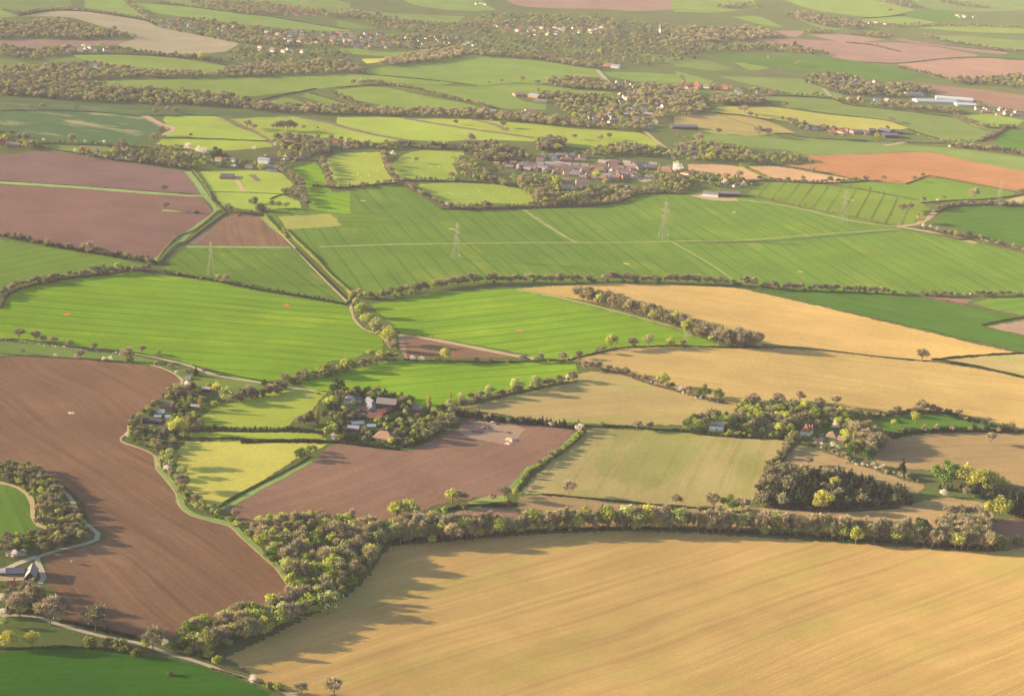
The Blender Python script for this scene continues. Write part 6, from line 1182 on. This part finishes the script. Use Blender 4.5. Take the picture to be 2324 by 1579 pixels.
# ------------------------------------------------------------------ place the trees
T = []   # kind, x, y, height m, place (or None), width factor
cur = None; toks = SINGLES.split(); i = 0
while i < len(toks):
    if len(toks[i]) == 2 and toks[i] in TILES: cur = TILES[toks[i]]; i += 1; continue
    k, x, y, h = toks[i], float(toks[i + 1]), float(toks[i + 2]), float(toks[i + 3]); i += 4
    px, py = cur[0] + cur[2] * x, cur[1] + cur[2] * y; gx, gy = G(px, py)
    T.append([k, gx, gy, min(27, h * 1.1 * cur[2] / PXM(gx, gy)), None, 1.12])
NS = len(T)
def blocked(x, y, h, strict=False):
    vx, vy = VIEW(x, y); s = PXM(x, y)
    for hx, hy, rr, px, py, hw in HP:
        if abs(x - hx) < rr and abs(y - hy) < rr: return True
        if abs(vx - px) < hw + .25 * h * s and 0 <= vy - py < h * s * 1.1 and random.random() < .97: return True
    return False
HM = {'t': 1.0, 'c': .45, 'x': .8, 'w': .6, 'g': .85, 'r': .7, 's': .85, 'e': .8, 'd': 1.05, 'h': 1, 'y': .92, 'b': 1, 'o': .85, 'p': 1.2, 'k': 1}
for place, s, n, mix, hm, jit in ROWS:
    if 'tree belt' not in place: n = int(n * 1.4); hm *= 1.22
    pts = smooth_line(GP(s), 4.0); cum = [0]
    for a, b in zip(pts, pts[1:]): cum.append(cum[-1] + math.dist(a, b))
    for k in range(n):
        t = (k + random.uniform(.05, .95)) / n * cum[-1]; j = max(0, min(len(pts) - 2, int(np.searchsorted(cum, t)) - 1))
        f = (t - cum[j]) / max(cum[j + 1] - cum[j], .01); a, b = pts[j], pts[j + 1]
        x, y = a[0] + (b[0] - a[0]) * f + random.gauss(0, jit * .4), a[1] + (b[1] - a[1]) * f + random.gauss(0, jit * .5)
        kd = random.choice(mix); kd = 'h' if kd == 'b' and random.random() < .3 else kd; h = hm * HM[kd] * random.uniform(.6, 1.2)
        if not blocked(x, y, h): T.append([kd, x, y, h, place, random.uniform(.85, 1.2)])
for place, s, sp, mix, hm in WOODS:
    gp = GP(s); xs = [p[0] for p in gp]; ys = [p[1] for p in gp]; x0, y0 = min(xs), min(ys); sp = sp * (.9 if sum(ys) / len(ys) > 2000 else .92)
    far = y0 > 2200
    nx, ny = int((max(xs) - x0) / sp) + 1, int((max(ys) - y0) / sp) + 1
    for i in range(nx):
        for j in range(ny):
            x, y = x0 + (i + .5 + random.uniform(-.45, .45)) * sp, y0 + (j + .5 + random.uniform(-.45, .45)) * sp
            if not inpoly(x, y, gp): continue
            if random.random() < .05: continue
            kd = random.choice(mix)
            if kd == 'b' and y > 2000: kd = random.choice('bbbbbhhyyy')
            h = hm * HM[kd] * random.uniform(.65, 1.25) * (1.2 if y > 2000 else 1)
            if not blocked(x, y, h): T.append([kd, x, y, h, place, random.uniform(.95, 1.3)])
MARKS = [('big barns', 850, 960), ('smallholding', 370, 945), ('red roofed white house', 1835, 975), ('long white cottage', 1625, 970), ('slate roofed long barn', 40, 1300), ('winding lane', 170, 1180), ('brown ploughed field', 350, 1200),
    ('golden foreground field', 1500, 1350), ('square straw field', 1480, 1060), ('tree belt', 1600, 1195), ('dark soil plot', 1100, 1160), ('pale yellow meadow', 550, 1060), ('lime paddock', 590, 930), ('largest vivid field', 380, 740), ('central vivid field', 1180, 730),
    ('straw triangle', 1400, 905), ('broad straw field', 1900, 860), ('dark conifer wood', 1870, 1110), ('corner wood', 2180, 1200), ('leftmost pylon', 478, 610), ('mauve fields', 200, 440), ('ribbed brown wedge', 550, 525), ('mauve field cottages', 300, 350),
    ('white boxy barn', 595, 365), ('blotchy field', 200, 280), ('bright ditch field', 450, 300), ('bungalow village', 1300, 380), ('oval pasture', 1090, 440), ('sheep pasture', 820, 385), ('stream wood', 1000, 250), ('pale village', 1400, 240), ('lone far green field', 1150, 160),
    ('striped yellowish field', 1650, 280), ('curving far green field', 2000, 265), ('far farm yard', 1980, 300), ('peach fields', 1720, 390), ('orange soil', 2050, 380), ('boldly ruled field', 1850, 440), ('right sandy track', 2150, 530), ('green meadow', 2100, 950), ('deep green crop', 200, 1520),
    ('thin brown plot', 1000, 785), ('barn field', 1000, 870), ('hazy town', 700, 90), ('glasshouses', 2150, 225), ('avenue', 470, 460), ('paddock shed', 510, 400), ('ridge wood', 300, 215), ('right edge tan field', 2180, 1030), ('narrow tan field', 1900, 1060), ('garden lawn', 1750, 940), ('far pink soil', 2000, 120)]
for t in T[:NS]:
    px, py = VIEW(t[1], t[2]); mk = min(MARKS, key=lambda q: math.hypot(q[1] - px, (q[2] - py) * 1.6)); dx, dy = px - mk[1], py - mk[2]
    rel = ('left of the ' if dx < 0 else 'right of the ') if abs(dx) > abs(dy) * 1.6 else ('beyond the ' if dy < 0 else 'below the ')
    t[4] = 'standing ' + rel + mk[0]
def rank(i): t = T[i]; return (0 if i < NS else 1, -t[3] * PXM(t[1], t[2]))
order = sorted(range(len(T)), key=rank); cnt = {}; indiv = []; rest = {}
for i in order:
    k = T[i][0]; cnt[k] = cnt.get(k, 0) + 1
    if cnt[k] <= 295: indiv.append(i)
    else: rest.setdefault(k, []).append(i)
groups = {}
for i in indiv: groups.setdefault((T[i][0], T[i][4]), []).append(i)
for (k, place), lst in groups.items():
    nm, cat, adj = KIND[k][:3]; lst.sort(key=lambda i: VIEW(T[i][1], T[i][2])[0]); noun = 'bush' if k == 'c' else 'tree'
    for q, i in enumerate(lst):
        _, x, y, h, _, wf = T[i]; v = (i * 7 + 3) % len(PRO[k]); cm, tm = PRO[k][v]
        big = h * PXM(x, y) > 14
        lab = f'{adj} {noun} {place}'; grp = None
        if len(lst) > 1:
            grp = f'{adj} {noun}s {place}'
            if len(lst) <= 40: lab = f'{adj} {noun} {place}, {ordn(q)} from the left'
        if len(lab.split()) > 16: lab = f'{adj.split()[-1]} {noun} {place}, {ordn(q)} from the left'
        if len(lab.split()) > 16: lab = lab.replace('standing ', '').replace(' from the left', ' from left')
        z = H(x, y) - .05; rz = random.uniform(0, 6.28); sc = (h * wf, h * wf, h)
        if big:
            r0 = empty(nm, (x, y, z), rz); r0.scale = sc; tag(r0, lab, cat, grp)
            link_mesh('trunk', tm, r0); link_mesh('crown', cm, r0)
        else:
            r0 = link_mesh(nm, cm); r0.location = (x, y, z); r0.rotation_euler = (0, 0, rz); r0.scale = sc; tag(r0, lab, cat, grp)
for k, lst in rest.items():
    Vs = []; Fs = []; off = 0
    for i in lst:
        _, x, y, h, _, wf = T[i]; V, F, mt = LOW[k][i % len(LOW[k])]; a = random.uniform(0, 6.28); ca, sa = math.cos(a), math.sin(a)
        W = np.empty_like(V); W[:, 0] = (V[:, 0] * ca - V[:, 1] * sa) * h * wf + x; W[:, 1] = (V[:, 0] * sa + V[:, 1] * ca) * h * wf + y; W[:, 2] = V[:, 2] * h + H(x, y)
        Vs.append(W); Fs.append(F + off); off += len(V)
    nm, cat, adj = KIND[k][:3]
    o = link_mesh(nm.replace('_tree', '') + '_woods', mesh_np('woods', np.concatenate(Vs), np.concatenate(Fs), LOW[k][0][2]))
    tag(o, f'smaller {adj} {cat if cat == "bush" else "tree"} growth filling the woods and hedgerows', 'woodland', kind='stuff')
print('TREES', len(T), 'individual', len(indiv), {k: len(v) for k, v in rest.items()})

# ------------------------------------------------------------------ hedges
HEDGES = [ # outline, height, width, colours, label
('D 0 700 22 668 70 650 144 634 239 623 301 614 376 622', 3.2, 5, 'br', 'brown hedgerow bounding the largest vivid field on its upper left'),
('D 376 622 478 636 581 657 684 674 785 692', 2.6, 4, 'dk', 'dark hedge between the leftmost pylon and the largest vivid field'),
('b0 -20 40 200 88 400 120 650 165 900 205 1040 240', 2.6, 5, 'dk', 'dark hedge along the lower edge of the mauve field'),
('b0 1245 1393 1500 1392 1800 1402 2100 1404 2190 1408', 2.2, 3.0, 'ol', 'trimmed green hedge above the pale yellow meadow'),
('b0 1320 1340 1500 1342 1700 1345 2000 1342 2150 1350', 2.4, 4, 'dk', 'dark hedge below the lime paddock'),
('c0 2060 -10 1960 50 1820 120 1640 210 1480 300', 1.6, 2.5, 'ol', 'thin hedge slanting beside the pale yellow meadow'),
('b1 -640 1418 -300 1412 0 1418 150 1435 300 1452 420 1468', 3.2, 5, 'dk', 'thick dark trimmed hedge below the big barns'),
('f 1400 1450 1700 1400 1900 1330 2100 1230 2324 1080', 2.6, 4, 'dk', 'dark hedge right of the big barns'),
('b1 1648 1345 1560 1430 1450 1510 1350 1577 c1 1270 100 1190 220', 2.6, 4, 'ol', 'olive hedge left of the square straw field'),
('c1 1350 238 1500 250 1700 268 1900 288 2100 305 2324 320', 1.3, 2.5, 'dk', 'thin broken hedge under the square straw field'),
('c2 0 320 150 330 300 350 450 358', 1.4, 2.5, 'dk', 'dark ditch hedge under the three lone trees'),
('b1 800 1172 900 1155 1050 1122 1250 1075 1450 1035 1590 1015', 2.4, 4, 'br', 'brown hedge between straw triangle and barn field'),
('b1 1590 880 1640 900 1760 935 1900 965 2080 1030 2324 1092', 2.0, 4, 'br', 'brown hedge above the straw triangle'),
('b2 0 1068 100 1095 200 1122 330 1155', 2.2, 4, 'br', 'brown hedge ending at the garden of the white houses'),
('b1 1640 1308 1750 1312 1950 1318 2150 1335 2324 1345 b2 150 1362 400 1382 560 1390 740 1395', 2.2, 4, 'dk', 'dark hedge above the square straw field'),
('b1 450 872 700 878 900 882 1150 884 1400 875 1460 872', 1.6, 3, 'dk', 'low dark hedge between barn field and thin brown plot'),
('b1 1330 862 1480 875 1600 855 1750 820 1900 790 2100 780 2324 778 b2 300 788 560 790', 1.6, 3, 'dk', 'low hedge under the row of lone trees'),
('b2 470 393 700 425 1000 515 1300 588 1600 652 1850 715 2100 770 2290 815', 1.8, 4, 'ol', 'straight green hedge between golden and dark green fields'),
('b2 570 785 800 792 1000 810 1200 830 1450 860 1700 878', 1.0, 3, 'dk', 'thin dark hedge between two golden fields'),
('b2 1710 868 1900 850 2100 836 2324 824', 2.0, 4, 'dk', 'dark hedge behind the straw corner'),
('b2 1760 870 1900 895 2100 935 2324 988', 2.4, 5, 'dk', 'dark hedge in front of the straw corner'),
('b2 1560 435 1700 462 1850 490 2000 520 2150 550 2324 585', 2.4, 5, 'br', 'hedge behind the long dark green field'),
('b2 2040 640 2150 615 2324 585', 2.0, 4, 'ol', 'green hedge above the pinkish bare patch'),
('b2 2050 650 2180 680 2324 712', 2.0, 4, 'ol', 'green hedge below the pinkish bare patch'),
('b2 1330 1250 1450 1225 1600 1215 1750 1215 1900 1245 2050 1290 2200 1335 2324 1360', 2.6, 5, 'dk', 'dark hedge above the shaded green meadow'),
('b2 1400 1410 1500 1370 1650 1348 1850 1345 2100 1345 2324 1350', 2.8, 6, 'dk', 'dark hedge under the shaded green meadow'),
('b2 780 1400 760 1440 720 1500 690 1560 c2 660 40 600 130 565 220 560 300', 3, 7, 'br', 'bushy hedge on the right of the square straw field'),
('b2 900 1430 1050 1480 1200 1550 c2 1300 55 1450 105 1600 150', 2.4, 5, 'br', 'scrubby hedge behind the narrow tan field'),
('b2 560 1180 650 1190 760 1180', 3.0, 5, 'dk', 'tall dark clipped hedge in the garden of the white houses'),
('b2 50 1345 200 1355 350 1370 480 1375', 2.8, 5, 'dk', 'dark garden hedge around the long white cottage'),
('b0 -30 738 150 738 350 772 600 800 850 818 1000 842 1150 872', 1.4, 2.5, 'dk', 'low dark hedge between lane and the largest vivid field'),
('b0 1280 905 1400 940 1550 972 1700 1003 1820 1025', 1.2, 2.5, 'dk', 'low hedge where the lane passes the white walled shed'),
('b0 -30 820 100 838 300 850 600 868 750 880 900 888', 1.2, 2.5, 'br', 'thin hedge along the top of the brown ploughed field'),
('a0 -30 1200 300 1222 600 1242 1000 1272 1360 1298', .9, 2, 'dk', 'thin hedge between the two mauve fields'),
('a0 1290 1135 1340 1200 1395 1290 1420 1340 1490 1405', 2.6, 3.4, 'ye', 'yellowish hedge on the left of the avenue'),
('a0 1500 1410 1440 1450 1340 1525 1240 1600 b0 1160 110 1080 190 1045 225', 2.6, 3.4, 'ye', 'yellowish hedge on the far side of the avenue'),
('a0 1450 1400 1380 1460 1290 1530 b0 1180 50 1100 130 1050 200', 2.4, 3.0, 'ye', 'yellowish hedge on the near side of the avenue'),
('a0 1760 1430 1810 1490 1900 1577 b0 1880 0 1990 100 2100 205 2200 310 2324 430 b1 60 500', 2.8, 4.5, 'ye', 'long straight yellowish hedge beside the pylon field'),
('b0 1960 130 2060 230 2170 340 2310 475', 1.2, 2.5, 'dk', 'dark ditch beside the long straight hedge'),
('a0 1480 1400 1600 1412 1740 1420', 2.0, 4, 'br', 'brown hedge above the ribbed brown wedge'),
('a0 280 990 500 1018 700 1052 900 1080 1100 1112 1250 1130', 2.2, 5, 'dk', 'dark hedge above the upper mauve field'),
('a0 -30 738 300 735 600 745 930 768 1450 770', 1.4, 4, 'dk', 'dark line of hedge over the blotchy field'),
('a0 270 955 500 960 780 975 1000 985 1220 995', 2, 6, 'br', 'brown hedge below the blotchy field'),
('a0 1080 915 1400 922 1700 935 1790 938', 1.2, 3, 'dk', 'thin hedge in front of the bright ditch field'),
('a0 1790 1325 1870 1295 1990 1290', 1.6, 4, 'dk', 'short hedge across the paddocks'),
('a0 1400 1275 1650 1280 1870 1290', 1.0, 2.5, 'ol', 'low fence line hedge across the paddocks'),
('a1 430 1225 550 1290 680 1350 780 1385 1050 1385 1300 1372', 2.6, 6, 'br', 'hedge curving under the oval pasture'),
('a1 300 1010 315 1085 345 1135 400 1205', 2.4, 6, 'br', 'hedge between the two sheep pastures'),
('a1 400 1205 700 1205 1000 1215 1150 1240', 2.2, 5, 'br', 'hedge above the oval pasture'),
('a1 -160 1235 0 1248 200 1235 400 1215', 2.4, 5, 'dk', 'dark hedge under the sheep pasture'),
('a1 690 1390 1000 1392 1300 1380 1650 1372 1870 1345 2000 1292 2324 1288', 2.8, 7, 'br', 'thick hedge between village and pylon field'),
('a2 480 1205 650 1205 900 1218 1150 1215 1290 1200', 2.4, 6, 'br', 'hedge between peach strip and ruled green field'),
('a2 1050 1222 1250 1260 1450 1298 1620 1330', 1.4, 4, 'ol', 'thin hedge over the boldly ruled green field'),
('a2 440 1105 510 1140 580 1170 640 1185', 2.4, 4, 'ye', 'little green hedge between the two peach fields'),
('a2 500 1095 700 1102 900 1130 1160 1182', 1.4, 3, 'dk', 'dark line between peach strip and orange soil'),
('a2 1540 1222 1600 1200 1700 1170 1900 1205 2150 1250 2290 1290', 1.4, 4, 'br', 'brown hedge below the orange soil'),
('a2 1640 1350 1800 1335 2050 1325 2200 1310 2324 1290', 1.8, 6, 'br', 'brown hedge behind the right dark green field'),
('a2 1740 1410 1850 1372 2050 1362 2324 1362', 2.4, 7, 'br', 'hedge above the right dark green field'),
('a2 1620 1515 1750 1545 1880 1590 b2 2000 70 2150 115 2324 160', 2.4, 6, 'br', 'bushy hedge at the right of the pylon field'),
('a2 490 1285 700 1345 1000 1408 1250 1455 1480 1500', 1.0, 3, 'br', 'low scrub line under the ruled green field'),
('a2 1840 970 2000 992 2324 1030', 3.5, 14, 'br', 'broad brown hedge at the right hillside'),
('a2 1560 860 1650 895 1820 948 1550 950', 1.6, 4, 'dk', 'hedge looping below the curving far field'),
('a2 650 890 760 890 900 918 1280 935', 1.4, 4, 'dk', 'dark hedge above the far long green field'),
('a2 230 745 480 772 650 805', 1.6, 4, 'dk', 'hedge between yellowish and striped fields'),
('a2 300 765 500 830 600 870 690 905', 1.2, 4, 'br', 'brown line across the striped field'),
('a2 640 705 1000 752 1400 800 1500 830', 1.2, 4, 'dk', 'hedge between yellowish and curving green fields'),
('a2 600 640 800 640 1050 660 1180 700 1500 735 1850 780', 1.8, 7, 'dk', 'dark hedge above the curving far field'),
('a2 1880 770 1980 820 2100 850 2270 850', 2.4, 8, 'br', 'brown hedge around the small right field'),
('a2 2020 940 2120 905 2190 860', 3, 12, 'br', 'short thick hedge at the far right slope'),
('a1 220 497 500 520 800 552 930 572', 1.2, 5, 'dk', 'dark hedge across the wide pale fields'),
('a1 0 583 200 570 420 580 620 610 800 650 1020 720', 2, 8, 'br', 'brown hedge line along the stream field'),
('a1 0 635 120 690 220 715', 2, 8, 'br', 'short brown hedge above the stream wood'),
('a0 1640 700 1800 650 2000 610 2100 590', 2, 7, 'dk', 'dark hedge climbing from the ridge wood'),
('a0 2060 620 2200 660 2324 700', 2, 7, 'br', 'brown hedge right of the ridge wood'),
('a0 130 105 300 75 480 72 700 95 1000 145', 2.5, 10, 'dk', 'dark hedge over the pale beige far field'),
('a0 480 362 800 362 1100 378 1300 395 1500 435', 2.5, 8, 'dk', 'dark hedge beneath the far roadside cottages'),
('a0 1050 22 1300 52 1600 92 1800 114 2324 200', 2, 10, 'dk', 'dark hedge above the hazy town slope'),
('a2 1140 285 1300 300 1500 345', 2, 8, 'dk', 'faint hedge through the far pink soil'),
('a2 1250 415 1480 422 1750 395 2030 382 2324 400', 1.5, 6, 'dk', 'thin hedge between the far pink soils'),
('a2 1430 240 1700 290 2000 325 2230 345', 3, 12, 'br', 'hazy hedge under the thin pinkish strip'),
('a2 1500 450 1700 490 1780 518', 2.5, 10, 'dk', 'hedge at the lower side of far pink soil'),
('a2 1530 100 1400 115 1240 125', 2.5, 10, 'dk', 'hazy hedge on the far right hillside'),
('h -20 920 250 925 600 925 915 960', 2.6, 5, 'ye', 'clipped hedge below the steep gabled barn'),
('c0 -40 1262 150 1262 330 1255 550 1258 700 1272 900 1300', 1.4, 4, 'dk', 'dark rough hedge above the deep green crop'),
('c0 400 1080 560 1110 760 1155 900 1190', 1.4, 5, 'dk', 'dark grassy bank below the brown ploughed field'),
('c0 1400 1395 1600 1455 1750 1500 1900 1550', 1.2, 3, 'br', 'brown hedge beside the lower lane'),
('c0 420 190 500 260 545 330 570 400', 1.6, 5, 'ol', 'green bank between winding lane and brown field'),
('c1 680 350 800 330 900 315 1050 315 1190 310', 2.6, 5, 'dk', 'dark hedge over the small dark soil plot'),
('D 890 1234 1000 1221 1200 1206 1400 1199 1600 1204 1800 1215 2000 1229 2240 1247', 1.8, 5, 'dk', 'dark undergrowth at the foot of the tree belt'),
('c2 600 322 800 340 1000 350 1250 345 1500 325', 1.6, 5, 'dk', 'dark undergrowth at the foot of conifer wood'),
]
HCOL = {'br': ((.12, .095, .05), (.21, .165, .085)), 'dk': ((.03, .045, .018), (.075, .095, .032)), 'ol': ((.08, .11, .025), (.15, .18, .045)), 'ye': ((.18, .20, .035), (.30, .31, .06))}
HMAT = {k: leaf_mat('hedge_' + k, a, b, .2) for k, (a, b) in HCOL.items()}
for s, h, w, col, label in HEDGES:
    pts = smooth_line(GP(s), 3.0); A = np.array(pts); D = np.diff(A, axis=0); Ls = np.linalg.norm(D, axis=1); tot = Ls.sum()
    far = max(1.0, A[:, 1].mean() / 1600); sz = .55 * far ** .8 + .1
    n = int(min(26000, tot * w * (h + 1) * 1.5 / sz ** 2)); k = rng.choice(len(Ls), n, p=Ls / tot); f = rng.uniform(0, 1, n)[:, None]
    c = A[k] + D[k] * f; nr = np.stack([-D[k][:, 1], D[k][:, 0]], 1) / Ls[k][:, None]
    t = A[k, 0] * .11 + A[k, 1] * .07 + f[:, 0]; bulge = .78 + .25 * np.sin(t * 1.3) * np.sin(t * .37 + 1) + .1 * np.sin(t * 3.1)
    a = rng.uniform(0, math.pi, n); rr = np.sqrt(rng.uniform(.35, 1, n)); ox = np.cos(a) * rr * w * .5 * bulge; oz = np.sin(a) * rr * h * bulge * rng.uniform(.8, 1.15, n)
    Pc = np.empty((n, 3)); Pc[:, 0] = c[:, 0] + nr[:, 0] * ox; Pc[:, 1] = c[:, 1] + nr[:, 1] * ox
    hz = np.array([H(x, y) for x, y in pts[:-1]])[k]; Pc[:, 2] = hz + oz
    N = np.stack([nr[:, 0] * np.cos(a), nr[:, 1] * np.cos(a), np.sin(a)], 1)
    V, F = quads(Pc, N, sz, .8); tag(link_mesh('hedge', mesh_np('hedge', V, F, HMAT[col])), label, 'hedge')

# ------------------------------------------------------------------ haze
if HAZE:
    hm = bpy.data.materials.new('haze_air'); hm.use_nodes = True; n = hm.node_tree
    for x in list(n.nodes):
        if x.type != 'OUTPUT_MATERIAL': n.nodes.remove(x)
    pv = n.nodes.new('ShaderNodeVolumePrincipled'); pv.inputs['Color'].default_value = (.90, .82, 1.0, 1); pv.inputs['Density'].default_value = HAZE
    pv.inputs['Anisotropy'].default_value = .0
    n.links.new(pv.outputs[0], n.nodes['Material Output'].inputs['Volume'])
    V = []; F = []; boxv(V, F, -31000, 31000, -31000, 41000, -12, CAMH + 15)
    tag(link_mesh('haze', me_py('haze', V, F, hm)), 'thin pale pinkish haze lying over the whole countryside', 'haze', kind='stuff')
